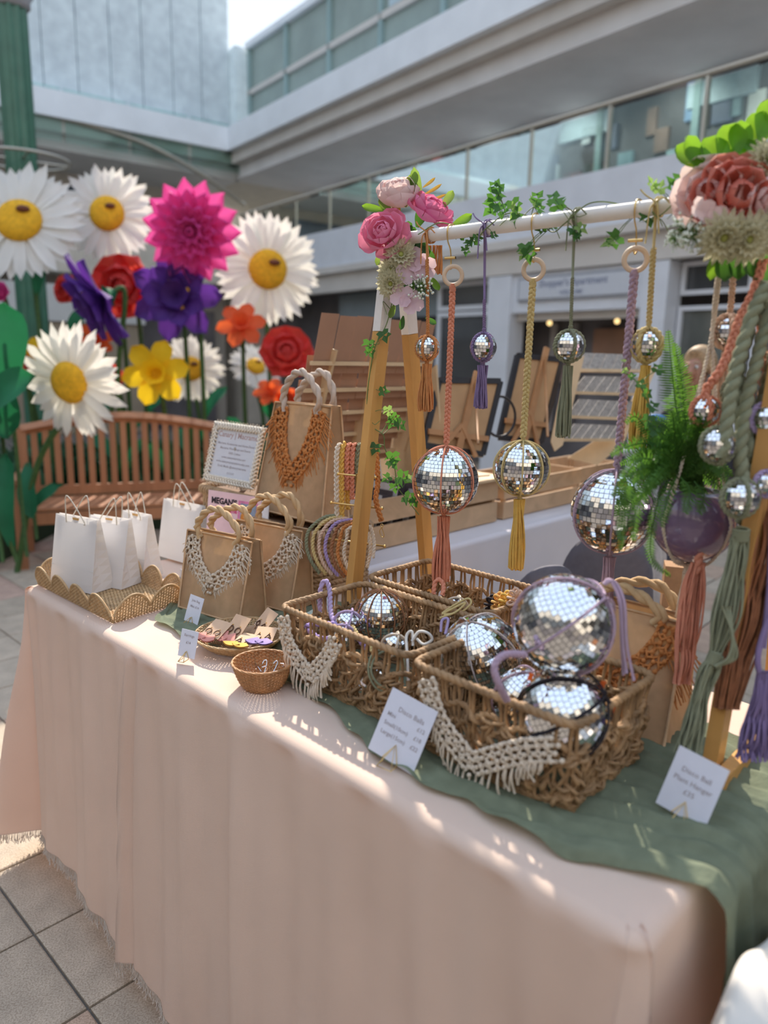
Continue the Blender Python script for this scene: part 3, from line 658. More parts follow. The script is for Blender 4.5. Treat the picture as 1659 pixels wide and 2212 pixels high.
flower('small_rose', 'small red rose right of the low hanging daisy', 'rose', 245, 815, 5.8, .13, A3(0, -1, .1), mredp, 14)
flower('small_rose', 'small red rose at the far left below the leftmost daisy', 'rose', 42, 800, 5.6, .17, A3(0, -1, .1), mredp, 15)
flower('small_poppy', 'small orange flower drooping below the edge-on violet flower', 'daffodil', 212, 728, 5.3, .13, A3(0, -1, -.5), morng, 16)
flower('small_poppy', 'yellow-orange flower bud at the far left edge above small red rose', 'daffodil', 68, 765, 5.9, .15, A3(0, -1, .4), mbutter, 17)
flower('small_rose', 'pink bloom cut by the left picture edge', 'rose', 2, 632, 5.3, .09, A3(0, -1, .2), mpink, 18)
flower('small_rose', 'red bloom peeping out left of the edge-on violet flower', 'rose', 152, 628, 5.7, .14, A3(-.5, -1, .2), mredp, 19)
flower('small_rose', 'small orange rose just left of the jute tote bag', 'rose', 622, 868, 5.9, .13, A3(0, -1, .3), morng, 20)
flower('small_poppy', 'tall orange bloom low beside the crimson open rose', 'daffodil', 585, 850, 6.1, .15, A3(0, -1, .9), morng, 21)
# big foam leaves and the planter bed
def bigleaf(label, p0, p1, wd, up, seed):
    g = MB(); d = np.asarray(p1)-np.asarray(p0); L = np.linalg.norm(d); petal(g, p0, d, up, L, wd, .18, .12, n=9, m=5, base=.3); g2 = MB(); g2.tube([(p0[0], p0[1]+.05, .25), p0, np.asarray(p0)*.4+np.asarray(p1)*.6], .014, 5)
    r = thing('foam_leaf', label, 'leaf', (p0[0], p0[1], .25), 'foam leaves of the flower display'); part('blade', g, mleafg, r); part('stalk', g2, mstem, r)
bigleaf('broad green foam leaf curling up at the left edge beside the flowers', at(20, 830, 4.8), at(15, 655, 4.7), .30, A3(.2, -1, 0), 1)
bigleaf('broad green foam leaf low at the left edge, reaching right', at(-30, 900, 4.7), at(85, 815, 4.6), .24, A3(-.2, -1, .6), 2)
bigleaf('green foam leaf hanging down at the left edge', at(-10, 800, 4.8), at(20, 950, 4.8), .26, A3(.2, -1, 0), 3)
bigleaf('green foam leaf on the stem under the leftmost daisy', at(80, 640, 6.5), at(100, 572, 6.5), .12, A3(-.2, -1, 0), 4)
bigleaf('green foam leaf under the edge-on violet flower', at(150, 730, 6.9), at(185, 670, 6.9), .14, A3(-.2, -1, 0), 5)
bigleaf('tall green foam leaf standing left of the bench', at(25, 1180, 4.9), at(20, 980, 4.9), .16, A3(0, -1, 0), 6)
bigleaf('green foam leaf hanging behind the left end of the bench', at(60, 1000, 5.4), at(75, 1120, 5.4), .14, A3(0, -1, 0), 7)
bc = on(0, 1180, 0); bd = thing('planter_bed', 'dark green planted bed at the foot of the giant flowers', 'planter', (-3.0, 7.4, 0))
g = MB(); g.box((-4.1, 6.6, .10), (2.2, 3.0, .20)); g.box((-1.9, 7.7, .10), (2.2, 1.8, .20)); part('bed_edge', g, mat('bed_dark', (.03, .06, .035), .8, bump=.2), bd, flat=True)
g = MB(); rs = np.random.RandomState(5)
for i in range(2600):
    p = A3(-5.1+rs.rand()*2.1, 5.2+rs.rand()*2.8, .2) if i % 2 else A3(-3.0+rs.rand()*2.1, 6.9+rs.rand()*1.6, .2); an = rs.rand()*6.28; L = .15+.45*rs.rand(); d = A3(math.cos(an)*.4, math.sin(an)*.4, 1)
    petal(g, p, d, A3(-d[0], -d[1], .3), L, .05, .1, .3, n=4, m=3)
part('greenery', g, mat('greenery', (.03, .10, .04), .7, var=.3, scale=6, bump=0, trans=.2), bd, kind='stuff')
# ================================================================== WOVEN THINGS
mwick = mat('willow_light', (.50, .33, .17), .6, var=.22, scale=60, bump=.1)
mwick2 = mat('willow_brown', (.48, .24, .10), .5, var=.22, scale=60, bump=.1, spec=.5)
mhya = mat('water_hyacinth', (.36, .22, .11), .65, var=.42, scale=26, bump=.5, bscale=240)
mhyl = mat('seagrass', (.42, .28, .16), .65, var=.35, scale=22, bump=.4, bscale=200)
def weave(mb, F, L, H, rows, pitch, amp, r, closed=False, step=None, stake_r=None, st=None, n=4):
    """F(x,h)->(point,normal) arrays; wefts at the heights rows where h<H(x); stakes every pitch"""
    ns = max(8, int(round(L/pitch))); pitch = L/ns; k = ns*4; x = np.linspace(0, L, k+(0 if closed else 1), endpoint=not closed)
    Hx = H(x)
    for i, h in enumerate(rows):
        ok = h < Hx-.0005; P, Nn = F(x, np.full_like(x, h)); P = P+Nn*(amp*np.cos(x/pitch*PI+i*PI))[:, None]
        if closed and ok.all(): mb.tube(P, r, n, closed=True); continue
        j = 0
        while j < len(x):
            if ok[j]:
                e = j
                while e+1 < len(x) and ok[e+1]: e += 1
                if e-j >= 1: mb.tube(P[j:e+1], r, n, cap=False)
                j = e+1
            else: j += 1
    sr = stake_r or r*1.2
    for i in range(ns+(0 if closed else 1)):
        xx = i*pitch; hm = float(H(np.array([xx]))[0]); hs = np.linspace(0, hm, st or 5)
        if hm > .006: mb.tube(F(np.full_like(hs, xx), hs)[0], sr, n, cap=False)
# ---- scalloped rattan tray
c00 = on(85, 1264, TZ); c10 = on(245, 1347, TZ); c11 = on(392, 1303, TZ); c01 = c00+(c11-c10)
tr = thing('scalloped_tray', 'wicker tray with scalloped sides holding the four white paper bags', 'tray', (c00+c11)/2)
cx_, cy_ = nrm(c10-c00), nrm(c11-c10); Lx, Ly = np.linalg.norm(c10-c00), np.linalg.norm(c11-c10)
g = MB(); ins = A3(0, 0, .006)
for y in np.arange(0.005, Ly, .0052):
    x = np.linspace(0, Lx, 130); g.tube(c00+np.outer(x, cx_)+cy_*y+Z*(.006+.0012*np.cos(x/.012*PI+y/.0052*PI))[:, None], .0022, 4, cap=False)
for x in np.arange(.006, Lx, .024): g.tube([c00+cx_*x+Z*.006, c00+cx_*x+cy_*Ly+Z*.006], .0024, 4)
part('tray_floor', g, mwick, tr)
for p0, p1, ns, side in ((c00, c10, 4, 'front'), (c10, c11, 2, 'end'), (c11, c01, 4, 'back'), (c01, c00, 2, 'far end')):
    d = nrm(p1-p0); L = np.linalg.norm(p1-p0); nn = A3(d[1], -d[0], 0)
    F = lambda x, h, p0=p0, d=d, nn=nn: (p0+np.outer(x, d)+np.outer(h*.22+.002, nn)+np.outer(h+.002, Z), np.tile(nn, (len(x), 1)))
    H = lambda x, L=L, ns=ns: .018+.050*np.abs(np.sin(np.clip(x/L, 0, 1)*PI*ns))**.62
    g = MB(); weave(g, F, L, H, np.arange(.003, .07, .0044), .0085, .0016, .0017, st=4)
    xs = np.linspace(0, L, 150); g.tube(F(xs, H(xs)+.001)[0], .0034, 6); part('scalloped_side', g, mwick, tr)
    
# ---- white paper bags
mpaper = mat('white_paper', (.80, .78, .78), .8, var=.02, scale=8, bump=.1, bscale=120, trans=.28, tcol=(.92, .90, .86), spec=.15)
mkraft = mat('kraft_sticker', (.62, .36, .13), .7, var=.05, bump=0)
mcordp = mat('paper_cord', (.74, .68, .58), .8, var=.08, bump=0, trans=.1)
def bag_body(mb, c, xd, yd, wb, wt, h, db, dt, lean=0., bulge=.0, mid=.35, rows=8, fold=None):
    """gusseted bag; c bottom-centre of the FRONT face, xd along the front, yd to the back"""
    R_ = []
    for k in range(rows+1):
        s = k/rows; w_ = wb+(wt-wb)*s; d_ = db+(dt-db)*s**1.0; hh = h*s; y0 = (db-dt)*.5*s+lean*s
        crease = (fold is not None and abs(s-fold) < .001)
        gus = (d_*.0+min(.45*db, .05)*min(1, s*1.2)) if mid else 0
        yb = y0+d_
        b_ = bulge*math.sin(PI*s)
        pts = [(-w_/2, y0), (-w_/6, y0-b_), (w_/6, y0-b_), (w_/2, y0), (w_/2-gus, (y0+yb)/2), (w_/2, yb), (w_/6, yb+b_*.5), (-w_/6, yb+b_*.5), (-w_/2, yb), (-w_/2+gus, (y0+yb)/2)]
        R_.append([c+xd*x+yd*y+Z*hh for x, y in pts])
    mb.grid(np.array(R_), closev=True); k = len(R_[0]); mb.add(R_[0], np.array([list(range(k))])[:, ::-1]); return lambda x, s, back=False: c+xd*x+yd*((db-dt)*.5*s+lean*s+(db+(dt-db)*s if back else 0)-(0 if back else bulge*math.sin(PI*s)*max(0, 1-abs(x)*4/ wb)))+Z*h*s
def paper_bag(label, BLp, BRp, h, d, lean, seed):
    rd = random.Random(seed); BL = on(*BLp, TZ+.010); BR = on(*BRp, TZ+.010); xd = nrm(BR-BL); yd = np.cross(Z, xd); wd = np.linalg.norm(BR-BL)
    c = (BL+BR)/2; r = thing('paper_bag', label, 'bag', c, 'white paper bags on the wicker tray')
    g = MB(); P = bag_body(g, c, xd, yd, wd, wd*.98, h, d, .012, lean, .003, rows=9)
    for z in (.30,): g.tube([P(-wd/2, z), P(wd/2, z)], .0011, 4)
    bb_ = part('bag_body', g, mpaper, r, flat=True)
    for bk in (False, True):
        g = MB(); tp = P(-wd*.21, .96, bk); tq = P(wd*.21, .96, bk); o_ = yd*(.0035 if bk else -.0035); sx = rd.uniform(-.03, .03)
        pth = bez([tp+o_-Z*.012, tp+o_, (tp*.62+tq*.38)+Z*.062+xd*sx+o_*2, (tp*.38+tq*.62)+Z*.064+xd*sx+o_*2, tq+o_, tq+o_-Z*.012], 30)
        rope(g, pth, .0021, 2, pitch=.012, n=4); part('handle', g, mcordp, r)
    g = MB(); cc = P(0, .985)-yd*.0012; th = np.linspace(PI, 2*PI, 14); g.slab([cc+xd*.014*math.cos(a)+Z*.016*math.sin(a) for a in th], yd, .0008); part('sticker', g, mkraft, bb_, flat=True)
paper_bag('front white paper bag with two looped handles, nearest the scalloped corner of the tray', (108, 1262), (198, 1284), .215, .085, .0, 1)
paper_bag('second white paper bag, leaning just behind the front one', (178, 1258), (262, 1274), .205, .085, .01, 2)
paper_bag('third white paper bag, bright blue-white front, in the middle of the tray', (252, 1236), (308, 1252), .20, .08, .0, 3)
paper_bag('fourth white paper bag at the back, beside the jute bags', (340, 1200), (424, 1224), .20, .08, .0, 4)
# ================================================================== MACRAME JUTE BAGS
mjute = mat('jute_canvas', (.70, .46, .27), .9, var=.10, scale=30, bump=.5, kind='weave', bscale=260, trans=.12, tcol=(.7, .4, .15), spec=.1)
mjutd = mat('jute_seam', (.62, .41, .24), .9, var=.12, scale=40, bump=.3)
mropj = mat('rope_tan', (.58, .40, .22), .85, var=.1, scale=60, bump=.5, bscale=500)
mropg = mat('rope_greige', (.56, .46, .38), .85, var=.08, scale=60, bump=.5, bscale=500)
mcream_c = mat('cotton_cream', (.76, .66, .54), .9, var=.10, scale=60, bump=.3, trans=.1, spec=.1)
mrust = mat('cotton_terracotta', (.62, .26, .09), .9, var=.14, scale=60, bump=.3, trans=.12, spec=.1)
def vmacrame(parent, P, n, xw, top, low, band, flen, m, seed, name='macrame_trim', r=.0022, spread=1.):
    """V-shaped knotted trim on the bag face; P(x,s) face point, xw half-width, heights as s"""
    rd = random.Random(seed); nor = n
    for sgn in (-1, 1):
        pts = [P(sgn*xw, top), P(sgn*xw*.92, top*.7+low*.3), P(sgn*xw*.62, top*.32+low*.68), P(sgn*xw*.02, low)]
        path = bez([p+nor*.003 for p in pts], 40); g = MB()
        dn = nrm((P(0, low)-P(0, top))+(P(sgn, .5)-P(0, .5))*.35/np.linalg.norm(P(sgn, .5)-P(0, .5))*np.linalg.norm(P(0, low)-P(0, top)))
        pp, t, S = knotband(g, path, band, None, dn, nor, r=r, m=3)
        trm = part(name, g, m, parent)
        g = MB(); L = t[-1]
        for a in np.arange(0.0, L, r*1.25):
            c0 = np.array([np.interp(a, t, pp[:, q]) for q in range(3)]); i = min(len(pp)-1, int(a/L*(len(pp)-1))); s = a/L
            out = nrm(S[i]*(1.0-.75*s*0)-Z*(.55+1.1*s)*spread+nor*rd.uniform(.02, .3)); q = c0+S[i]*band*.45
            l = flen*rd.uniform(.75, 1.1)*(1.0 if s > .06 else .6)
            sd_ = nrm(np.cross(out, nor)); w1 = rd.uniform(-.006, .006); w2 = rd.uniform(-.010, .010)
            g.tube([q+nor*.002, q+out*l*.4+sd_*w1+nor*.004, q+out*l*.75+sd_*(w1+w2)*.7-Z*.004, q+out*l+sd_*w2-Z*.010+nor*rd.uniform(-.002, .004)], r*.5, 4, cap=False)
        part('fringe', g, m, trm)
def jute_bag(label, BL, BR, h, wt, db, dt, lean, mrope, mtrim, R, hh, tw, seed, band=.042, flen=.034, group=None, low=.40, lift=None, xw=.36, r=.0026, name='jute_bag'):
    xd = nrm(BR-BL); yd = np.cross(Z, xd); wb = np.linalg.norm(BR-BL); c = (BL+BR)/2
    rt_ = thing(name, label, 'bag', c, group)
    g = MB(); P = bag_body(g, c, xd, yd, wb, wt, h, db, dt, lean, .004, rows=12); part('bag_body', g, mjute, rt_, flat=False)
    g = MB()
    for bk in (False, True):
        e = yd*(.001 if bk else -.001)
        W_ = lambda s: (wb+(wt-wb)*s)/2
        for sg in (-1, 1): g.tube([P(sg*W_(s), s, bk)+e for s in np.linspace(0, 1, 8)], .0032, 5)
        g.tube([P(-W_(1), 1, bk)+e, P(W_(1), 1, bk)+e], .003, 5); g.tube([P(-W_(0), .012, bk)+e, P(W_(0), .012, bk)+e], .003, 5)
    part('seam', g, mjutd, rt_)
    for bk in (True, False):
        g = MB(); a = P(-wt*tw, .93, bk); b = P(wt*tw, .93, bk); o_ = yd*(R*1.3 if bk else -R*.2); ov = xd*(.02 if bk else -.006)
        top_ = max(a[2], b[2]); pth = bez([a+o_, a+o_+Z*hh*.45-xd*.012, a*.70+b*.30+Z*hh*.98+o_+ov, a*.30+b*.70+Z*hh*1.02+o_+ov, b+o_+Z*hh*.45+xd*.012, b+o_], 50)
        rope(g, pth, R, 2, pitch=R*7, n=8, fill=.6); part('rope_handle', g, mrope, rt_)
    vmacrame(rt_, lambda x, s: P(x, s), -yd, wt*xw, .95, low, band, flen, mtrim, seed, r=r)
    return rt_, P
bL, bR = on(386, 1312, TZ+.008), on(516, 1350, TZ+.008)
jute_bag('small jute bag with cream macrame collar, in front with a price card before it', bL, bR, .215, .245, .105, .03, .012, mropj, mcream_c, .0105, .085, .27, 21, group='small jute bags')
o2 = W(.02, .155, 0)-W(0, 0, 0)
jute_bag('small jute bag with cream macrame collar, partly hidden behind the front jute bag', bL+o2, bR+o2, .225, .25, .10, .03, .012, mropj, mcream_c, .0105, .095, .27, 22, group='small jute bags')
# ---- seagrass baskets used as risers
def riser(label, u0, u1, v0, v1, h, dr, rows_r, m, wave=True, vert=False):
    c = W((u0+u1)/2, (v0+v1)/2, 0); r = thing('seagrass_basket', label, 'basket', c)
    def ring(h_, q=0., n=90):
        R_ = .03; pts = []
        for cx0, cy0, a0 in ((u1-R_, v1-R_, 0), (u0+R_, v1-R_, PI/2), (u0+R_, v0+R_, PI), (u1-R_, v0+R_, 3*PI/2)):
            for a in np.linspace(a0, a0+PI/2, 6): pts.append(((cx0+(R_+q)*math.cos(a)), (cy0+(R_+q)*math.sin(a)), h_))
        return np.array([W(*p) for p in pts])
    if not vert:
        g = MB(); hh = rows_r
        while hh < h-.03: rope(g, ring(hh), rows_r*1.05, 3, pitch=.05, closed=True, n=5, ref=Z); hh += rows_r*1.75
        part('woven_body', g, m, r)
    else:
        g = MB(); rg, t = resample(ring(0), rows_r*1.8, closed=True)
        for i, p in enumerate(rg[:-1]):
            out = nrm(p-c); out[2] = 0
            hs = np.linspace(.01, h-.02, 12); rope(g, np.array([p+Z*q for q in hs]), rows_r*1.05, 2, pitch=.05, n=5)
        part('woven_body', g, m, r)
    g = MB(); rg, t = resample(ring(h-.016, .004), .0135, closed=True)
    for i in range(len(rg)-1):
        d = nrm(rg[(i+1) % (len(rg)-1)]-rg[i-1]); sdv = np.cross(d, Z); a = (sdv, nrm(Z+d*.3))
        g.torus(rg[i], .0135, .0052, a, 12, 5)
    part('wrapped_rim', g, m, r)
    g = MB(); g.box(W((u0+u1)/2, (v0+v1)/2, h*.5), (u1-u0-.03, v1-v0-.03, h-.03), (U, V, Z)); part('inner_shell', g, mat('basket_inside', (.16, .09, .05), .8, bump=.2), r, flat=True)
    return r
riser('tall seagrass basket riser under the knotted picture frame', -.04, .285, .60, .79, .262, 0, .0085, mhyl, vert=True)
riser('lower seagrass basket riser with wrapped rim under the large jute tote', .295, .60, .565, .80, .21, 0, .0095, mhyl)
# ---- large tote on the riser
BLt, BRt = W(.245, .615, .215), W(.575, .62, .215)
jute_bag('large jute tote with terracotta macrame collar standing on the basket riser', BLt, BRt, .345, .265, .11, .035, .03, mropg, mrust, .0125, .115, .27, 31, band=.052, flen=.060, low=.36, xw=.33, r=.0034, name='jute_tote')
# ---- framed sign
mprint = mat('print_paper', (.66, .67, .72), .5, var=.02, bump=0)
mtxt = mat('print_taupe', (.40, .36, .38), .8, var=0, bump=0); mtxt2 = mat('print_rose', (.52, .36, .34), .8, var=0, bump=0)
cS = at(508, 966, 2.50); xS = nrm(A3(.80, -.60, -.02)); yS = nrm(np.cross(np.cross(xS, Z), xS)+nrm(np.cross(Z, xS))*.28); zS = np.cross(xS, yS)
w2, h2 = .112, .092
cS = cS+Z*((W(0, 0, .262)[2]+.022)-(cS-yS*h2)[2]); r = thing('picture_frame', 'small picture frame edged in knotted cream cord, standing on the tall basket', 'picture frame', cS-yS*(h2+.02))
g = MB(); g.box(cS, (w2*2+.02, h2*2+.02, .006), (xS, yS, zS)); part('backing', g, mat('frame_grey', (.5, .47, .42), .6, bump=0), r, flat=True)
g = MB(); g.box(cS+zS*.004, (w2*2-.012, h2*2-.012, .002), (xS, yS, zS)); prn = part('print', g, mprint, r, flat=True)
g = MB(); g.quadbox(cS-zS*.003+yS*.03, cS-zS*.07-yS*h2*1.18, .03, .003, xS); part('strut', g, MATS['frame_grey'], r, flat=True)
f0 = cS+zS*.0052
text('Canary | Macrame', .026, f0+yS*.056, xS, yS, mtxt2, prn, bold=.0003)
for i, s in enumerate(['Macrame Accessories and Home Decor', 'Macrame Workshops and Events', '100% Cotton', 'www.canarymacrame.com', 'www.canarymacramestore.etsy.com', 'Social Media @canarymacrame']):
    text(s, .0112, f0+yS*(.030-.0155*i), xS, yS, mtxt, prn, bold=.0001)
for i in range(4):
    g = MB(); g.torus(f0-xS*.014+xS*.009*i-yS*.066, .0033, .0005, (xS, yS), 16, 4); part('icon', g, mtxt, r)
g = MB(); cor = [(-w2, -h2), (w2, -h2), (w2, h2), (-w2, h2), (-w2, -h2)]
for a, b in zip(cor[:-1], cor[1:]):
    pa = cS+xS*a[0]+yS*a[1]+zS*.006; pb = cS+xS*b[0]+yS*b[1]+zS*.006; d = nrm(pb-pa); s_d = np.cross(d, zS); L = np.linalg.norm(pb-pa)
    k = int(L/.013)
    for i in range(k+1):
        p = pa+d*L*i/k
        for q in (-1, 1):
            g.torus(p+s_d*q*.0065+d*.005*q, .0070, .0038, (nrm(d+s_d*q*.7), zS), 9, 4)
        g.sphere(p+zS*.005, .0055, 6, 4)
        for _ in range(3): 
            e = s_d*random.uniform(.4, 1)+zS*random.uniform(-.3, .6)+d*random.uniform(-.5, .5); g.tube([p+s_d*.009, p+s_d*.009+nrm(e)*.012], .0008, 3)
part('knotted_border', g, mat('cotton_white', (.80, .74, .64), .9, var=.08, scale=60, bump=.3, spec=.1), r)
# ---- flyer leaning on the tall basket
cP = W(.235, .535, .12); xP = nrm(U+V*.22); yP = nrm(Z+np.cross(Z, xP)*.12); zP = np.cross(xP, yP)
wP, hP = .225, .275; cP[2] = TZ+.0+hP/2*.975
r = thing('flyer', 'pink printed flyer for a macrame workshop leaning against the tall basket', 'flyer', cP-yP*hP/2)
g = MB(); g.box(cP, (wP, hP, .0015), (xP, yP, zP)); sht = part('sheet', g, mat('flyer_pink', (.78, .56, .62), .5, var=.1, scale=14, bump=0), r, flat=True)
g = MB(); g.box(cP-zP*.003+xP*.03-yP*.01, (wP, hP, .003), (xP, yP, zP)); part('backing_sheet', g, mat('flyer_white', (.74, .76, .82), .5, bump=0), r, flat=True)
f0 = cP+zP*.0012
for k, (x0, x1, y0, y1, c) in enumerate([(.02, .1, -.118, .118, (.66, .22, .42)), (.03, .095, .015, .11, (.25, .32, .45)), (.03, .095, -.10, -.0, (.14, .15, .2))]):
    g = MB(); g.box(f0+xP*(x0+x1)/2+yP*(y0+y1)/2+zP*.0003*k, (x1-x0, y1-y0, .0004), (xP, yP, zP)); part('printed_panel', g, mat('flyer_p%d' % k, c, .5, var=.25, scale=40, bump=0), sht, flat=True)
for k, (x, y, R_, c) in enumerate([(.055, .065, .022, (.75, .28, .05)), (.07, -.05, .02, (.62, .42, .18)), (-.05, -.095, .022, (.28, .28, .36)), (-.012, -.09, .024, (.60, .25, .45))]):
    g = MB(); g.lathe([(R_, 0), (R_, .0004), (0, .0004)], f0+xP*x+yP*y+zP*.001, 20, (xP, yP, zP)); part('printed_disc', g, mat('flyer_d%d' % k, c, .5, var=.2, scale=60, bump=0), sht)
text("MEGAN'S", .027, f0+xP*-.041+yP*.098, xP, yP, mat('ink_black', (.03, .02, .03), .7, var=0, bump=0), r, bold=.0012)
text("& Macrame", .021, f0+xP*-.032+yP*.075, nrm(xP-yP*.02), yP, mat('ink_rose', (.62, .06, .22), .7, var=0, bump=0), r, bold=.0005)
# ---- leaflet card between the tray and the first jute bag
def card(label, c, xd, w_, h_, lines, lean=.25, stand=True, roll=0., size=None, m=None, cat='price card'):
    """c = bottom-centre point"""
    xd = nrm(xd); bk = np.cross(Z, xd); yd = nrm(Z+bk*lean); xd, yd = nrm(xd*math.cos(roll)+yd*math.sin(roll)), nrm(-xd*math.sin(roll)+yd*math.cos(roll)); zd = np.cross(xd, yd)
    r = thing('price_card', label, cat, c)
    g = MB(); g.box(c+yd*h_/2, (w_, h_, .0009), (xd, yd, zd)); cdd = part('card', g, m or mat('card_bluewhite', (.70, .72, .82), .7, var=.02, bump=0), r, flat=True)
    for s, sz, y, al, x in lines: text(s, sz, c+yd*h_*y+xd*w_*x+zd*.0006, xd, yd, mtxt if m is None else mat('ink_blue', (.1, .2, .5), .7, var=0, bump=0), cdd, align=al, bold=.0001)
    if stand:
        g = MB(); mg = mat('gold', (.78, .55, .22), .3, metal=1., var=0, bump=0); q = c+zd*.002; s = min(w_, h_)*.16
        tri = [q-xd*s+yd*s*.1, q+yd*s*2.0, q+xd*s+yd*s*.1]
        g.tube(tri, .0009, 5); f1 = q+zd*.016-Z*.0; lo = TZ+.009
        base = [A3(*(tri[0][:2]), lo), A3(*((tri[0]-bk*.02)[:2]), lo), A3(*((tri[2]-bk*.02)[:2]), lo), A3(*(tri[2][:2]), lo)]
        g.tube([tri[0]]+base+[tri[2]], .0009, 5); g.tube([base[1], tri[1]-bk*.004, base[2]], .0009, 5); part('wire_stand', g, mg, r)
    return r
card('white leaflet with blue print between the wicker tray and the front jute bag', on(388, 1292, TZ+.004), U*.6+V*.1, .03, .085, [('LOVE', .010, .35, 'CENTER', 0), ('MACRAME', .006, .22, 'CENTER', 0)], .12, False, -.12, m=mprint, cat='leaflet')
card('price card for the jute bags, standing before the front bag', on(412, 1345, TZ+.006), nrm(U+V*.25), .050, .072, [('Jute Bag', .0088, .78, 'CENTER', 0), ('Mini £14', .0088, .56, 'CENTER', 0)], .3, True, -.10)
card('price card for earrings on a gold easel, beside the dish of earrings', on(402, 1420, TZ+.012), nrm(U+V*.45), .046, .064, [('Earrings', .0085, .76, 'CENTER', 0), ('£14', .0085, .50, 'CENTER', 0)], .25, True, -.06)
# ================================================================== DISHES, BASKETS, MIRROR BALLS
mgold = mat('gold', (.78, .55, .22), .3, metal=1., var=0, bump=0)
msil = mat('silver_wire', (.75, .77, .8), .15, metal=1., var=0, bump=0)
def woven_bowl(label, c, R, rb, h, rows, m, exp=.55, stakes=.009, r=.0019, lip=.003, name='wicker_bowl'):
    rt_ = thing(name, label, 'bowl', c); L = 2*PI*R
    rad = lambda hh: rb+(R-rb)*np.clip(hh/h, 0, 1)**exp
    F = lambda x, hh: (np.stack([c[0]+rad(hh)*np.cos(x/R), c[1]+rad(hh)*np.sin(x/R), c[2]+hh], 1), np.stack([np.cos(x/R), np.sin(x/R), 0*x], 1))
    g = MB(); weave(g, F, L, lambda x: np.full_like(x, h), np.linspace(.002, h-.001, rows), stakes, .0014, r, closed=True); part('woven_wall', g, m, rt_)
    g = MB()
    for q in range(int(rb/.0045)): g.torus(c+Z*.003, .003+q*.0045, .0022, (A3(1, 0, 0), A3(0, 1, 0)), 30, 4)
    part('woven_base', g, m, rt_)
    g = MB(); t = np.linspace(0, 2*PI, 120, endpoint=False); ring = np.stack([c[0]+(R+.001)*np.cos(t), c[1]+(R+.001)*np.sin(t), np.full_like(t, c[2]+h+.001)], 1)
    rope(g, ring, lip, 3, pitch=.05, closed=True, ref=Z, n=5); part('rim', g, m, rt_); return rt_
cB = W(.960, .112, .0); woven_bowl('small brown wicker bowl holding silver hooks, near the front table edge', cB, .064, .036, .055, 15, mwick2)
for i, (dx, dy, a, t_) in enumerate([(-.018, -.012, .3, .5), (.0, .0, 1.2, .9), (.016, .004, 1.0, .7), (.03, -.006, .9, .5), (.018, .03, -.4, .35), (-.005, .022, 2.2, .3)]):
    p = cB+A3(dx, dy, .020); d = A3(math.cos(a)*math.cos(t_), math.sin(a)*math.cos(t_), math.sin(t_)); e = np.cross(d, nrm(A3(.3, 1, .2)))
    g = MB(); g.tube(bez([p, p+d*.022, p+d*.036+e*.004, p+d*.036+e*.013, p+d*.028+e*.016], 18), .0014, 6)
    o = part('wire_hook', g, msil); tag(o, ['silver wire hook at the left of the wicker bowl, lying low', 'silver wire hook standing steeply in the middle of the wicker bowl', 'silver wire hook standing just right of the steepest one in the bowl', 'silver wire hook leaning against the right wall of the bowl', 'silver wire hook at the back right of the wicker bowl', 'silver wire hook lying at the back of the wicker bowl'][i], 'hook', 'silver hooks in the wicker bowl')
cD = W(.745, .205, .008); woven_bowl('shallow wicker dish of tasselled earrings on kraft cards', cD, .108, .075, .028, 8, mwick, exp=.8, name='wicker_dish')
mkc = mat('kraft_card', (.66, .44, .29), .8, var=.05, bump=.1)
mckp = mat('cotton_pink', (.78, .34, .28), .9, var=.1, bump=0, trans=.1); mckl = mat('cotton_lilac', (.42, .32, .60), .9, var=.1, scale=60, bump=.2, trans=.1)
mcky = mat('cotton_mustard', (.78, .50, .12), .9, var=.1, scale=60, bump=.2, trans=.1); mckb = mat('cotton_tan', (.48, .30, .18), .9, var=.1, bump=0)
mwoodp = mat('walnut_bead', (.12, .06, .035), .5, var=.1, bump=0)
def earring(label, px, py, h, xd, tilt, m, shape, sz=.05):
    p = on(px, py, TZ+h); xd = nrm(xd); up = nrm(np.cross(Z, xd)*math.cos(tilt)+Z*math.sin(tilt)); n = np.cross(xd, up); r = thing('earring_card', label, 'earrings', p, 'earring cards in the wicker dish')
    g = MB(); g.box(p+up*sz*.5, (sz, sz, .0008), (xd, up, n)); part('card', g, mkc, r, flat=True)
    for s in (-1, 1):
        q = p+xd*s*sz*.24+up*sz*.25+n*.003
        g = MB(); k = 4 if shape == 'square' else 3 if shape == 'triangle' else 14; pts = [q+(xd*math.cos(a)+up*math.sin(a))*.0085 for a in np.arange(k+1)*2*PI/k+PI/2]; g.tube(pts, .0016, 4); part('wooden_hoop', g, mwoodp, r)
        g = MB()
        for j in range(19): a = (j-9)/9*.8; g.tube([q-up*.008+n*.001, q-up*(.008+.018*math.cos(a))+xd*math.sin(a)*.016+n*.007, q-up*(.008+.034*math.cos(a))+xd*math.sin(a)*.030+n*.012], .0021, 4, cap=False)
        part('fringe', g, m, r)
        g = MB(); g.sphere(q+up*.012, .0018, 6, 4); part('stud', g, mgold, r)
earring('kraft earring card with coral pink fringe at the left of the dish', 452, 1376, .034, U+V*.2, .45, mckp, 'round', .058)
earring('kraft earring card with pink fringe standing at the back left of the dish', 500, 1372, .038, U+V*.1, .75, mckp, 'round', .055)
earring('large kraft earring card with square wooden drops at the back of the dish', 556, 1362, .036, U*.9-V*.2, .80, mckb, 'square', .062)
earring('kraft earring card with yellow fringe lying low in the dish', 520, 1394, .036, U+V*.4, .2, mcky, 'triangle', .052)
earring('kraft earring card with lilac fringe at the right of the dish', 566, 1384, .038, U+V*.7, .35, mckl, 'triangle', .05)
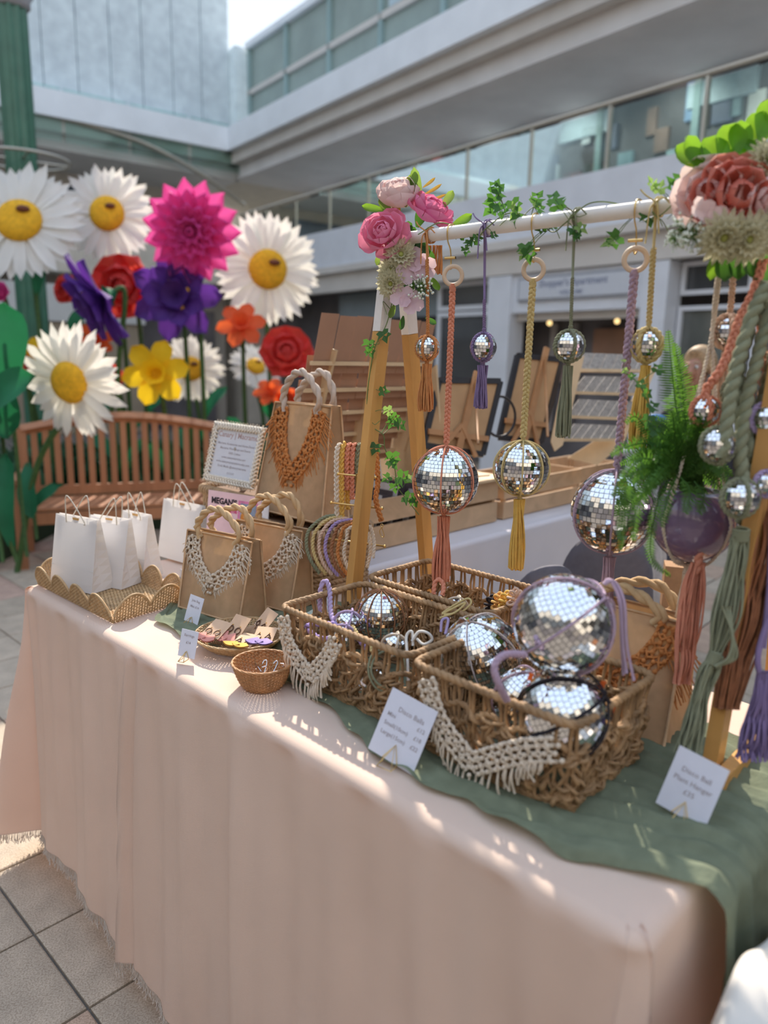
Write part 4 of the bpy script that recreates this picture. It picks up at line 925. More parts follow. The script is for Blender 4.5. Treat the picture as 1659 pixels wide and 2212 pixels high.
# ---- open-work hyacinth baskets
def hyacinth(label, u0, u1, v0, v1, h, seed, taper=.012, name='storage_basket'):
    rd = random.Random(seed); c = W((u0+u1)/2, (v0+v1)/2, .003); r = thing(name, label, 'basket', c); R_ = .025
    def P2(s, hh, q=0.):     # s in 0..1 round the basket
        k = taper*(1-hh/h); a, b, cc, d = u0+k, u1-k, v0+k, v1-k; lu, lv = b-a-2*R_, d-cc-2*R_; arc = R_*PI/2; tot = 2*lu+2*lv+4*arc; x = (s % 1)*tot
        segs = [(lu, 'b'), (arc, 'c0'), (lv, 'r'), (arc, 'c1'), (lu, 't'), (arc, 'c2'), (lv, 'l'), (arc, 'c3')]
        for L, n in segs:
            if x <= L: break
            x -= L
        f = R_+q
        if n == 'b': u, v = a+R_+x, cc-q
        elif n == 'r': u, v = b+q, cc+R_+x
        elif n == 't': u, v = b-R_-x, d+q
        elif n == 'l': u, v = a-q, d-R_-x
        else:
            i = int(n[1]); t = x/R_; ce = [(b-R_, cc+R_), (b-R_, d-R_), (a+R_, d-R_), (a+R_, cc+R_)][i]; an = -PI/2+i*PI/2+t; u, v = ce[0]+f*math.cos(an), ce[1]+f*math.sin(an)
        return W(u, v, hh+.003)
    per = 2*(u1-u0+v1-v0)
    ringp = lambda hh, q=0., n=150, wv=0., f=0, ph=0: np.array([P2(i/n, hh+wv*math.sin(f*2*PI*i/n+ph), q+wv*.5*math.cos(f*2*PI*i/n+ph)) for i in range(n)])
    g = MB(); rope(g, ringp(h), .0078, 2, pitch=.030, closed=True, n=7, fill=.72); part('rope_rim', g, mhya, r)
    g = MB(); n_ = int(per/.032)
    for i in range(n_):
        s = (i+.5+rd.uniform(-.1, .1))/n_
        for e in (-.0045, .0045):
            pts = [P2(s+e/per*(1+(1-t)*.6)+rd.uniform(-.002, .002), h*t, .002*math.sin(t*9+i)) for t in np.linspace(.98, .03, 7)]
            g.tube(pts, .0040, 5, flat=.8)
        w_ = np.array([P2(s+x, h-.004-.010*abs(math.sin(k)), .004) for k, x in enumerate(np.linspace(-.006, .006, 5))]); 
    part('upright_strands', g, mhya, r)
    g = MB(); f = n_//2
    for hh, wv, ph in ((.72, .007, 0), (.60, .009, PI), (.12, .005, 0), (.20, .006, PI)): rope(g, ringp(h*hh, .001, 150, wv, f, ph), .0058, 2, pitch=.034, closed=True, n=5, fill=.7)
    for k in range(n_*2):
        s0 = k/(n_*2)+rd.uniform(-.004, .004); sg = 1 if k % 2 else -1; ln = 1.6/n_*rd.uniform(.8, 1.25); lo, hi = .14+rd.uniform(-.04, .1), .70+rd.uniform(-.1, .05)
        pts = bez([P2(s0+sg*ln*t, h*(lo+(hi-lo)*t), .004*math.sin(t*PI*3+k)+.002*sg) for t in np.linspace(0, 1, 5)], 12)
        g.tube(pts, np.linspace(.0040, .0060, 12)*rd.uniform(.8, 1.3), 5, flat=.55)
    for k in range(n_*5):
        s0 = rd.random(); hh = h*rd.uniform(.12, .72); a_ = rd.uniform(0, 6.28); L = .020
        g.tube(bez([P2(s0-L/per*math.cos(a_), hh-L*.7*math.sin(a_), -.002), P2(s0, hh, .011), P2(s0+L/per*math.cos(a_), hh+L*.7*math.sin(a_), -.002)], 7), .0050, 5, flat=.6)
    part('lattice_strands', g, mhya, r)
    g = MB()
    for hh in (.02, .045, .075): rope(g, ringp(h*hh+.002), .0055, 2, pitch=.03, closed=True, n=5, fill=.7)
    nb = 12
    for i in range(nb+1):
        v = v0+taper+.01+(v1-v0-2*taper-.02)*i/nb; x = np.linspace(u0+taper+.01, u1-taper-.01, 40)
        g.tube([W(a, v, .006+.0025*math.sin(a/.03*PI+i*PI)) for a in x], .0075, 5, flat=.4)
    part('base_weave', g, mhya, r)
    return r, P2
hyacinth('open hyacinth basket in the middle holding the wooden-corded mirror ball and lilac cords', .955, 1.335, .165, .425, .165, 11)
hyacinth('large near hyacinth basket piled with big mirror balls', 1.358, 1.690, .150, .425, .165, 12)
hyacinth('hyacinth basket at the back behind the other two, with scrunchies in it', .925, 1.30, .465, .70, .165, 13)
def basket_vee(label, pts, band, flen, seed, nor):
    rd = random.Random(seed); P = [np.asarray(p) for p in pts]; r = thing('macrame_garland', label, 'garland', P[len(P)//2]-Z*flen, 'cream macrame garlands on the basket fronts'); nor = nrm(nor)
    for half in (P[:3], P[2:]):
        g = MB(); path = bez(half, 30); pp, t, S = knotband(g, path, band, None, -Z, nor, r=.0026, m=3); part('knotted_band', g, mcream_c, r)
    allp = bez(P, 80); g = MB(); k = int(len(allp))
    for i in range(6, k-6, 3):
        q = allp[i]-Z*band*.45+nor*.003; mid = 1-abs(i/k-.5)*2; l = flen*(.45+.75*mid)*rd.uniform(.8, 1.1)
        for e in range(2):
            g.tube(bez([q, q-Z*l*.5+nor*.006+U*rd.uniform(-.004, .004), q-Z*l+U*rd.uniform(-.008, .008)], 6), .0019, 5)
    part('fringe', g, mcream_c, r)
fr_ = -V+Z*.1
basket_vee('cream macrame garland with short fringe hanging on the middle basket front', [W(.985, .152, .155), W(1.005, .150, .10), W(1.075, .150, .048), W(1.125, .150, .10), W(1.150, .152, .145)], .034, .055, 3, fr_)
basket_vee('cream macrame garland with long fringe hanging on the nearest basket front', [W(1.405, .137, .155), W(1.440, .135, .09), W(1.515, .133, .040), W(1.605, .135, .10), W(1.665, .137, .128)], .036, .055, 4, fr_)
# ---- mirror balls
mmir = mat('mirror_glass', (.92, .93, .94), .04, metal=1., var=0, bump=0)
mcore = mat('ball_core', (.16, .16, .17), .4, metal=.5, var=0, bump=0)
_q = MB(); _a, _b = .46, .40
_q.add([(-_a, -_a, -.12), (_a, -_a, -.12), (_a, _a, -.12), (-_a, _a, -.12), (-_a, -_a, 0), (_a, -_a, 0), (_a, _a, 0), (-_a, _a, 0)], np.array([[4, 5, 6, 7], [0, 1, 5, 4], [1, 2, 6, 5], [2, 3, 7, 6], [3, 0, 4, 7]]))
TILE = _q.mesh('mirror_tile', mmir, smooth=False); TV0 = np.vstack(_q.V); TF = _q.F[0]
def mirror_ball(root, c, R, ts, axis=(0, 0, 1), single=0, seed=0, jit=.034):
    rs = np.random.RandomState(seed); ax = nrm(axis); a = nrm(np.cross(ax, A3(.3, 1, .1))); b = np.cross(ax, a); c = np.asarray(c, float)
    g = MB(); g.sphere(c, R*.985, 28, 18); root = part('ball_core', g, mcore, root)
    rows = int(round(PI*R/ts)); tiles = []
    for i in range(rows):
        ph = (i+.5)*PI/rows; n = max(1, int(round(2*PI*R*math.sin(ph)/ts))); o = rs.rand()
        for j in range(n):
            th = (j+o)*2*PI/n; d = math.sin(ph)*(a*math.cos(th)+b*math.sin(th))+math.cos(ph)*ax
            e1 = -a*math.sin(th)+b*math.cos(th); nn = nrm(d+rs.normal(0, jit, 3)); e1 = nrm(e1-nn*np.dot(e1, nn)); e2 = np.cross(nn, e1)
            w_ = min(ts, 2*PI*R*math.sin(ph)/n)*.99
            if n > 1: tiles.append((c+d*R*1.004, e1*w_, e2*ts*.99, nn*ts, np.dot(nrm(CAM-c), d)))
    tiles.sort(key=lambda t: -t[4]); off = rootloc(root); rest = MB()
    for k, (p, e1, e2, nn, _) in enumerate(tiles):
        if k < single:
            o = bpy.data.objects.new('mirror_tile', TILE); link(o); o.parent = root; q = p-off
            o.matrix_local = Matrix(((e1[0], e2[0], nn[0], q[0]), (e1[1], e2[1], nn[1], q[1]), (e1[2], e2[2], nn[2], q[2]), (0, 0, 0, 1)))
        else: rest.add(p+TV0@np.array([e1, e2, nn]), TF)
    if rest.V: part('mirror_tiles', rest, mmir, root, kind='stuff', flat=True)
def net(root, c, R, ax, m, n=6, r=.0018, nm='cord_net', rot=.3, knot=False):
    ax = nrm(ax); a = nrm(np.cross(ax, A3(.3, 1, .1))); b = np.cross(ax, a); g = MB()
    for i in range(n):
        th = 2*PI*i/n+rot; e = a*math.cos(th)+b*math.sin(th); t = np.linspace(.06, PI-.06, 24)
        P = c+(R*1.012+r)*(np.sin(t)[:, None]*e+np.cos(t)[:, None]*ax)
        if knot: rope(g, P, r*1.9, 2, pitch=r*8, n=5)
        else: g.tube(P, r, 6)
    part(nm, g, m, root)
mcoral = mat('cotton_coral', (.76, .31, .20), .9, var=.08, scale=60, bump=.3, trans=.12)
mlil = mat('cotton_mauve', (.48, .35, .45), .9, var=.08, scale=60, bump=.3, trans=.12)
mlilb = mat('cotton_lavender', (.48, .38, .60), .9, var=.08, scale=60, bump=.3, trans=.12)
mviol = mat('cotton_violet', (.26, .19, .36), .9, var=.08, scale=60, bump=.3, trans=.12)
msage = mat('cotton_sage', (.26, .275, .18), .9, var=.1, scale=60, bump=.3, trans=.1)
mstraw = mat('cotton_straw', (.66, .52, .24), .9, var=.08, scale=60, bump=.3, trans=.12)
mbrown = mat('cotton_brown', (.34, .16, .08), .9, var=.1, scale=60, bump=.3, trans=.05)
mblack = mat('cotton_black', (.02, .015, .02), .8, var=.1, bump=0)
mblush = mat('cotton_blush', (.72, .52, .40), .9, var=.08, scale=60, bump=.3, trans=.12)
mring = mat('beech_ring', (.66, .50, .36), .5, var=.1, scale=30, bump=0)
# the balls in the near basket
def loose_ball(label, c, R, ts, ax, m, n, single, seed, r=.0022, group=None, name='mirror_ball', knot=False, rot=.3):
    t = thing(name, label, 'disco ball', c-Z*R, group); mirror_ball(t, c, R, ts, ax, single, seed); net(t, c, R, ax, m, n, r, rot=rot, knot=knot); return t
bA = at(1219, 1347, 1.215); tA = loose_ball('largest-looking mirror ball with mauve cords, on top of the pile in the near basket', bA, .0815, .0096, (.65, -.35, .68), mlil, 5, 300, 41, rot=.1)
g = MB(); e0 = bA+nrm(A3(.65, -.35, .68))*.084
e0 = at(1305, 1262, 1.22)
for k in range(5):
    o_ = A3(random.uniform(-.005, .005), random.uniform(-.005, .005), 0)
    g.tube(bez([e0+o_*.3, e0+A3(.014, 0, .006)+o_, at(1345, 1300, 1.2)+o_, at(1350, 1390, 1.19)+o_, at(1362, 1455+k*3, 1.18)+o_*2], 26), .0026, 5)
part('loose_cords', g, mlil, tA)
g = MB(); pth = bez([at(1135, 1414, 1.16), at(1090, 1415, 1.15), at(1068, 1440, 1.14), at(1078, 1480, 1.14), at(1095, 1512, 1.17)], 40); rope(g, pth, .0062, 3, pitch=.02, n=6); part('plaited_loop', g, mlil, tA)
bB = at(1040, 1412, 1.50); loose_ball('mirror ball with thin grey cords at the left end of the near basket', bB, .081, .0096, (-.4, -.2, .9), mat('cotton_grey', (.52, .46, .46), .9, var=.05, bump=0), 5, 300, 42, .0013)
bC = at(1215, 1540, 1.215); bC = bC; loose_ball('mirror ball with black cords lying lowest in the near basket', bC+Z*.0, .075, .0096, (.75, -.3, .55), mblack, 6, 300, 43, .0022)
bE = at(1135, 1500, 1.33); loose_ball('half-hidden mirror ball in the near basket, between the grey-corded and black-corded balls', bE-Z*.01, .058, .0085, (.2, -.2, .95), mlil, 5, 0, 44, .0015)
for (px, py, sz, lb_) in ((1300, 1482, .02, 'orange swing tag behind the black-corded ball, upper one at the right'), (1322, 1532, .024, 'orange swing tag seen through the right end lattice of the near basket'), (1146, 1462, .014, 'orange swing tag under the topmost mirror ball at its left')):
    g = MB(); q = at(px, py, 1.2); g.box(q, (.008, .002, sz), (U, V, nrm(Z+U*.3))); o = part('swing_tag', g, mat('orange_tag', (.85, .16, .03), .6, var=0, bump=0), flat=True); tag(o, lb_, 'tag', 'orange tags in the near basket')
# middle basket
bD = at(823, 1330, 1.69); tD = loose_ball('mirror ball caged in brown cords standing upright in the middle basket', bD, .0590, .0083, (0, 0, 1), mbrown, 12, 300, 45, .0014)
for k, (px, py, d, R, m, lb) in enumerate([(752, 1345, 1.66, .030, mlilb, 'small mirror ball under the lilac cords in the middle basket'), (852, 1392, 1.52, .024, mcream_c, 'small mirror ball behind the sage loop in the middle basket'), (800, 1462, 1.50, .030, msage, 'small mirror ball low in the middle basket behind the lattice'), (985, 1312, 1.72, .026, mcream_c, 'small mirror ball with straw cords where the back baskets meet'), (740, 1372, 1.60, .026, mlilb, 'small mirror ball with pale cord near the macrame garland of the middle basket')]):
    c = at(px, py, d); loose_ball(lb, c, R, .0070, (.3, -.3, .9), m, 4, 0, 50+k, .0022, 'small mirror balls in the baskets')
def cordthing(label, cat, m, paths, kind='rope', R=.005, group=None, name='cord_loop', tas=None):
    P0 = np.asarray(paths[0][0]); r = thing(name, label, cat, P0, group)
    for p in paths:
        g = MB(); q = bez(p, 30+8*len(p))
        if kind == 'rope': rope(g, q, R, 2, pitch=R*3.6, n=6, fill=.66)
        elif kind == 'braid': braid(g, q, R*2, ref=-V)
        else: g.tube(q, R, 6)
        part('cord', g, m, r)
    if tas is not None:
        g = MB(); tassel(g, *tas); part('tassel', g, m, r)
    return r
cordthing('pale lilac plaited cord looped over the back rim of the middle basket', 'cord', mlilb, [[at(690, 1330, 1.72), at(693, 1270, 1.73), at(704, 1255, 1.73), at(712, 1275, 1.72), at(716, 1330, 1.68), at(738, 1365, 1.62)]], R=.0062)
cordthing('violet plaited cords tangled in the left of the middle basket', 'cord', mat('cotton_iris', (.40, .30, .60), .9, var=.08, bump=.2), [[at(660, 1352, 1.63), at(700, 1348, 1.65), at(745, 1350, 1.64), at(775, 1375, 1.62)], [at(665, 1362, 1.60), at(700, 1380, 1.58), at(760, 1370, 1.6), at(790, 1400, 1.58)], [at(735, 1342, 1.66), at(765, 1338, 1.66), at(790, 1360, 1.66)]], R=.006)
cordthing('thin straw cord with a frayed end in the middle basket', 'cord', mstraw, [[at(762, 1352, 1.6), at(780, 1380, 1.57), at(800, 1392, 1.55), at(802, 1408, 1.54)]], R=.004)
cordthing('sage cords hanging in a round loop over the front rim of the middle basket', 'cord', msage, [[at(838, 1400, 1.46), at(806, 1412, 1.44), at(796, 1450, 1.43), at(812, 1485, 1.43), at(842, 1492, 1.43), at(868, 1465, 1.43), at(872, 1425, 1.44), at(850, 1402, 1.46)], [at(840, 1402, 1.455), at(812, 1418, 1.437), at(802, 1450, 1.427), at(818, 1478, 1.425), at(845, 1484, 1.425), at(862, 1460, 1.427), at(864, 1425, 1.437)]], kind='tube', R=.0024)
cordthing('grey-white knotted cord with loops on the right rim of the middle basket', 'cord', mat('cotton_dove', (.66, .64, .60), .9, var=.05, bump=0), [[at(882, 1475, 1.42), at(880, 1420, 1.45), at(878, 1375, 1.48), at(890, 1365, 1.48), at(892, 1395, 1.47)], [at(890, 1385, 1.47), at(905, 1365, 1.47), at(925, 1368, 1.46), at(933, 1382, 1.46), at(915, 1392, 1.46), at(900, 1380, 1.47)]], kind='tube', R=.003)
cordthing('straw-yellow cord tied in a bow where the back baskets meet', 'cord', mstraw, [[at(955, 1325, 1.62), at(980, 1308, 1.62), at(1010, 1293, 1.62), at(1017, 1304, 1.61), at(995, 1322, 1.61), at(958, 1328, 1.61)], [at(955, 1327, 1.615), at(975, 1316, 1.61), at(1005, 1302, 1.61), at(985, 1322, 1.605), at(950, 1335, 1.61)]], kind='tube', R=.0024)
cordthing('coral plaited loop standing at the back of the rear basket', 'cord', mcoral, [[at(936, 1285, 1.78), at(940, 1258, 1.79), at(950, 1252, 1.79), at(958, 1265, 1.78), at(956, 1285, 1.76)]], R=.006)
cordthing('deep lilac cord loops over the basket rim left of the grey-corded ball', 'cord', mlilb, [[at(952, 1365, 1.55), at(955, 1340, 1.56), at(968, 1338, 1.56), at(962, 1370, 1.54)]], kind='tube', R=.003)
for k, (px, py, m, lb) in enumerate([(1062, 1308, mblack, 'black scrunchie in the rear basket'), (1078, 1303, mat('cotton_amber', (.72, .40, .12), .9, var=.1, bump=0), 'amber knotted scrunchie in the rear basket'), (1094, 1300, mcky, 'mustard knotted scrunchie in the rear basket'), (1112, 1294, mblush, 'cream knotted scrunchie at the right end of the rear basket')]):
    c = at(px, py, 1.70-.015*k); g = MB(); t = np.linspace(0, 2*PI, 12, endpoint=False)
    for q in range(9):
        a = q/9*2*PI; cc = c+(U*.2+V*.6)*0+A3(0, 0, .017)*math.sin(a)+V*.017*math.cos(a); g.torus(cc, .0075, .0032, (nrm(A3(0, 0, 1)*math.sin(a)+V*math.cos(a)), U), 10, 5)
    r = part('scrunchie', g, m); tag(r, lb, 'scrunchie', 'knotted scrunchies in the rear basket')
# ---- gold stand with headbands and wrist straps
sB = at(766, 1335, 2.02); sB[2] = TZ+.008; st = thing('jewellery_stand', 'gold rod stand carrying plaited headbands and straps behind the wooden rail leg', 'display stand', sB)
g = MB(); g.lathe([(.05, 0), (.05, .005), (.006, .008), (0, .008)], sB, 28); part('base', g, mgold, st)
hd = nrm(U+V*.35); g = MB(); g.tube([sB+Z*.005, sB+Z*.40], .003, 8); part('pole', g, mgold, st)
arms = []
for hz, l in ((.395, .055), (.315, .075), (.215, .085)):
    g = MB(); a = sB+Z*hz-hd*l; b = sB+Z*hz+hd*l; g.tube([a, b], .0026, 8); g.sphere(a, .0045, 8, 6); g.sphere(b, .0045, 8, 6); part('arm', g, mgold, st); arms.append((a, b))
ns = len([0]); cols_ = [(mcream_c, 'cream'), (mcky, 'straw yellow'), (mcoral, 'coral'), (mcoral, 'second coral'), (msage, 'sage'), (mckl, 'violet')]
for k, (m, nm) in enumerate(cols_):
    px = 730+k*11; d = 1.985-.0*k; L = [150, 165, 90, 110, 80, 130][k]
    r = cordthing('%s crocheted wrist strap draped over the top arm of the gold stand' % nm, 'strap', m, [[at(px-2, 968+L, d+.01), at(px-3, 1000, d), at(px, 965, d), at(px+6, 962, d+.012), at(px+9, 1000, d+.03), at(px+10, 968+L*.8, d+.035)]], kind='braid', R=.0085, group='wrist straps on the gold stand', name='wrist_strap')
r = cordthing('terracotta knotted wrist strap with a gold clasp hanging right of the front rail leg', 'strap', mrust, [[at(812, 955, 1.93), at(816, 1040, 1.92), at(812, 1080, 1.91), at(824, 1125, 1.91)]], kind='braid', R=.0085, name='wrist_strap', group='wrist straps on the gold stand')
g = MB(); q = at(825, 1132, 1.905); g.torus(q-Z*.004, .004, .001, (hd, Z), 14, 5); g.tube(bez([q-Z*.008, q-Z*.02-hd*.006, q-Z*.034, q-Z*.03+hd*.007, q-Z*.010], 20), .0011, 5); part('clasp', g, mgold, r)
hb = [(msage, 'sage'), (mstraw, 'straw'), (mblush, 'blush'), (mckl, 'violet'), (mbrown, 'brown'), (mrust, 'terracotta'), (mcream_c, 'cream')]
for k, (m, nm) in enumerate(hb):
    x = 662+k*13.5; d = 2.0-.008*k
    top_ = at(735+k*8.5, 1113+k*3, d); pts = [top_+Z*0, at(700+k*9, 1118+k*4, d), at(x+6, 1145+k*3, d), at(x, 1178+k*3, d), at(x+10, 1212+k*3, d), at(x+28, 1238+k*2, d+.005)]
    r = cordthing('%s plaited headband hooked on the low arm of the gold stand' % nm, 'headband', m, [pts], kind='rope', R=.0052, group='plaited headbands on the gold stand', name='headband')
cordthing('loose cream rope end dangling right of the front rail leg', 'cord', mcream_c, [[at(800, 1135, 1.93), at(808, 1170, 1.93), at(806, 1205, 1.92)], [at(796, 1150, 1.95), at(800, 1190, 1.95), at(793, 1225, 1.95)]], R=.005)
card('small price card on a pale green box at the back left of the middle basket', on(700, 1332, TZ+.045), U, .06, .05, [('Small £8', .008, .6, 'CENTER', 0)], .3, True)
g = MB(); g.box(on(702, 1338, TZ+.020), (.09, .05, .034), (nrm(U*.9+V*.3), nrm(V*.9-U*.3), Z)); o = part('small_box', g, mat('box_sage', (.45, .52, .45), .6, bump=0), flat=True); tag(o, 'small pale green box under the price card behind the middle basket', 'box')
card('price card headed Disco Balls tilted in front of the middle basket', on(842, 1645, TZ+.012), U*1+V*.22, .098, .118, [('Disco Balls', .0125, .72, 'CENTER', .06), ('Mini', .0105, .60, 'LEFT', -.40), ('£12', .0105, .60, 'RIGHT', .42), ('Small(10cm)', .0105, .46, 'LEFT', -.40), ('£18', .0105, .46, 'RIGHT', .42), ('Large(15cm)', .0105, .32, 'LEFT', -.40), ('£22', .0105, .32, 'RIGHT', .42)], .4, True, -.20)
card('price card headed Disco Ball Plant Hanger right of the near basket', on(1468, 1763, TZ+.016), U*1+V*.15, .078, .100, [('Disco Ball', .0115, .66, 'CENTER', 0), ('Plant Hanger', .0115, .50, 'CENTER', 0), ('£35', .0115, .34, 'CENTER', 0)], .35, True, -.20)
# ================================================================== THE HANGING RAIL
mpine = mat('pine_varnished', (.62, .33, .10), .45, var=.22, scale=14, bump=.05, kind='woodz', coat=.2)
mwpaint = mat('rail_white', (.82, .78, .74), .5, var=.03, bump=0)
VR = .58; HR = .988
rail = thing('garment_rail', 'pine and white A-frame garment rail standing on the table, hung with mirror balls', 'garment rail', W(1.33, VR, .008))
def aframe(u):
    for v0, v1, nm in ((.445, .575, 0), (.765, .605, 1)):
        a = W(u, v0, .008); b = W(u, v1, 1.03); d = b-a; s = .765/1.03
        g = MB(); g.quadbox(a, a+d*s, .024, .036, nrm(np.cross(d, U))); part('leg', g, mpine, rail, flat=True)
        g = MB(); g.quadbox(a+d*(s+.001), b, .0245, .0365, nrm(np.cross(d, U))); part('leg_top', g, mwpaint, rail, flat=True)
    g = MB(); g.quadbox(W(u+.026, .40, .022), W(u+.026, .83, .022), .022, .028); part('foot_bar', g, mpine, rail, flat=True)
aframe(.88); aframe(1.795)
g = MB(); g.tube([W(.855, VR, HR), W(1.93, VR, HR)], .0145, 16); part('rail_bar', g, mwpaint, rail)
def ivy_mesh(nm, m, fold=.25, var=0):
    o = [(0, 0), (.22, -.16), (.52, -.02), (.40, .22), (.60, .50), (.26, .55), (0, 1.0), (-.26, .55), (-.60, .50), (-.40, .22), (-.52, -.02), (-.22, -.16)]
    if var: o = [(x*.8, y) for x, y in o]
    v = [(x, y, abs(x)*fold-.12*y*y) for x, y in o]+[(0, .3, -.02), (0, .62, -.05)]
    g = MB(); n = len(o); f = []
    for i in range(n): 
        j = (i+1) % n; f.append([i, j, 12 if o[i][1] < .4 and o[j][1] < .56 else 13])
    f.append([5, 13, 12]); f.append([7, 12, 13]); g.add(v, np.array(f)); return g.mesh(nm, m, smooth=False)
mivy = mat('ivy_green', (.045, .14, .03), .5, var=.35, scale=20, bump=.1, trans=.35, tcol=(.16, .42, .05))
mivyd = mat('ivy_dark', (.03, .10, .025), .5, var=.3, scale=20, bump=.1, trans=.3, tcol=(.15, .4, .05))
mvar = mat('ivy_pale', (.22, .34, .10), .5, var=.5, scale=60, bump=0, trans=.45, tcol=(.40, .65, .15))
IVY = [ivy_mesh('ivy_leaf', mivy), ivy_mesh('ivy_leaf', mivyd, .1), ivy_mesh('ivy_leaf', mvar, .3, 1)]
def put(me, root, p, d, n, s, nm='ivy_leaf'):
    d = nrm(d); n = nrm(np.asarray(n)-d*np.dot(n, d)); x = np.cross(d, n); q = np.asarray(p)-rootloc(root)
    o = bpy.data.objects.new(nm, me); link(o); o.parent = root
    o.matrix_local = Matrix(((x[0]*s, d[0]*s, n[0]*s, q[0]), (x[1]*s, d[1]*s, n[1]*s, q[1]), (x[2]*s, d[2]*s, n[2]*s, q[2]), (0, 0, 0, 1))); return o
def vine(label, path, leaves, seed, name='ivy_garland', r=.0013, tend=4):
    rd = random.Random(seed); P = bez(path, 20*len(path)); t = thing(name, label, 'ivy', P[0]); g = MB(); g.tube(P, r, 5)
    for k in range(tend): i = rd.randrange(5, len(P)-6); q = P[i]; g.tube(bez([q, q+A3(rd.uniform(-.02, .02), rd.uniform(-.02, .0), rd.uniform(-.01, .02)), q+A3(rd.uniform(-.035, .035), rd.uniform(-.03, 0), rd.uniform(-.03, .01))], 8), r*.7, 4)
    part('stem', g, mat('ivy_stem', (.16, .22, .07), .6, var=.2, bump=0), t)
    for (px, py, s, k, an) in leaves:      # leaf near a picture point: taken to the closest point of the stem
        i = int(np.argmin([np.hypot(*(pix(q)[:2]-np.array([px, py]))) for q in P])); base = P[i]; dd = (base-CAM)@cf; tip = at(px, py, dd-.01)
        an = math.radians(an); d = cr*math.sin(an)+cu*math.cos(an)+cf*rd.uniform(-.3, .3); n = -cf+cr*rd.uniform(-.5, .5)+cu*rd.uniform(-.2, .6)
        g = MB(); g.tube([base, (base+tip)/2+Z*.004, tip], r*.6, 4); part('leaf_stalk', g, MATS['ivy_stem'], t)
        put(IVY[k], t, tip-d*s*.2, d, n, s)
    return t
def pix(p):
    q = np.asarray(p)-CAM; d = q@cf; return np.array([829.5+FPX*(q@cr)/d, 1106-FPX*(q@cu)/d, d])
vine('ivy garland winding down the front leg of the rail to the crates', [at(850, 640, 1.80), at(835, 700, 1.80), at(812, 745, 1.80), at(800, 800, 1.82), at(793, 870, 1.83), at(805, 920, 1.84), at(828, 940, 1.84), at(832, 970, 1.85), at(852, 1010, 1.86), at(858, 1050, 1.87), at(880, 1080, 1.88), at(905, 1112, 1.88)],
     [(828, 722, .032, 1, 160), (797, 742, .030, 0, 190), (798, 760, .024, 0, 150), (826, 846, .026, 0, 90), (838, 885, .030, 2, 170), (850, 900, .026, 0, 140), (862, 915, .032, 1, 130), (845, 912, .024, 0, 200), (810, 965, .030, 1, 200), (848, 985, .036, 0, 180), (846, 1000, .030, 0, 140), (838, 1032, .026, 0, 240), (866, 1032, .040, 0, 110), (886, 1035, .028, 2, 100), (852, 1050, .026, 0, 170), (880, 1075, .034, 1, 120), (893, 1082, .028, 0, 150)], 1)
w0 = lambda u, h, v=VR: W(u, v, HR+h)
railpath = []
for i, u in enumerate(np.linspace(.98, 1.70, 16)): a = i*1.5; railpath.append(w0(u, .024*math.sin(a), VR-.024*math.cos(a)-.002))
vine('ivy garland wound along the white rail bar', railpath,
     [(1075, 415, .036, 1, 40), (1062, 445, .034, 0, 220), (1108, 440, .032, 1, 160), (1160, 432, .030, 0, 30), (1200, 432, .032, 1, 10), (1140, 545, .034, 1, 160), (1240, 498, .030, 1, 150), (1020, 520, .026, 1, 120), (995, 512, .022, 1, 30), (1070, 408, .030, 0, 20), (1066, 432, .034, 0, 190), (1080, 452, .030, 0, 170), (1112, 452, .036, 2, 200), (1116, 470, .028, 1, 180), (1156, 440, .030, 2, -20), (1165, 452, .022, 0, 60), (1203, 446, .034, 0, -10), (1190, 487, .024, 1, 100), (1172, 492, .022, 1, 260), (1135, 535, .032, 0, 180), (1128, 548, .022, 2, 200), (1252, 492, .026, 2, 130), (1245, 505, .022, 0, 200), (1330, 515, .034, 0, 240), (1318, 523, .026, 2, 250), (1400, 465, .032, 1, 170), (1425, 410, .028, 2, 20), (1410, 400, .024, 2, -30), (1458, 405, .032, 0, -40), (1474, 395, .036, 0, 20), (1030, 515, .024, 0, 80), (1012, 525, .020, 0, 210), (1065, 508, .018, 1, 90), (985, 507, .018, 0, 240), (1004, 540, .022, 0, 170)], 2, tend=14)
# ---- hooks, rings, mirror-ball hangers
def hook(label, u, hring, R=.0165):
    p = W(u, VR, HR); r = thing('gold_hook', label, 'hook', p-Z*(HR-hring), 'gold hooks on the white rail'); g = MB(); r_ = .0172
    t = np.linspace(-.5*PI, PI, 18)
    P = [p+V*r_*math.cos(a)*-1+Z*r_*math.sin(a) for a in t[::-1]]
    P = bez([p+V*r_*.9-Z*.006, p+V*r_, p+V*r_*.7+Z*r_*.75, p+Z*r_*1.03, p-V*r_*.75+Z*r_*.75, p-V*r_, p-V*r_*.8-Z*.02, p-V*.004-Z*.036, W(u, VR, hring+.034), W(u, VR, hring+.022), W(u, VR-.005, hring+.016), W(u, VR+.0, hring+.012), W(u, VR+.006, hring+.017)], 60)
    g.tube(P, .0016, 6); part('hook_wire', g, mgold, r)
    g = MB(); q = W(u, VR-.003, hring+.036); g.tube([q-U*.013-V*.003, q+U*.013+V*.003], .0030, 10); part('crossbar', g, mgold, r)
    return r
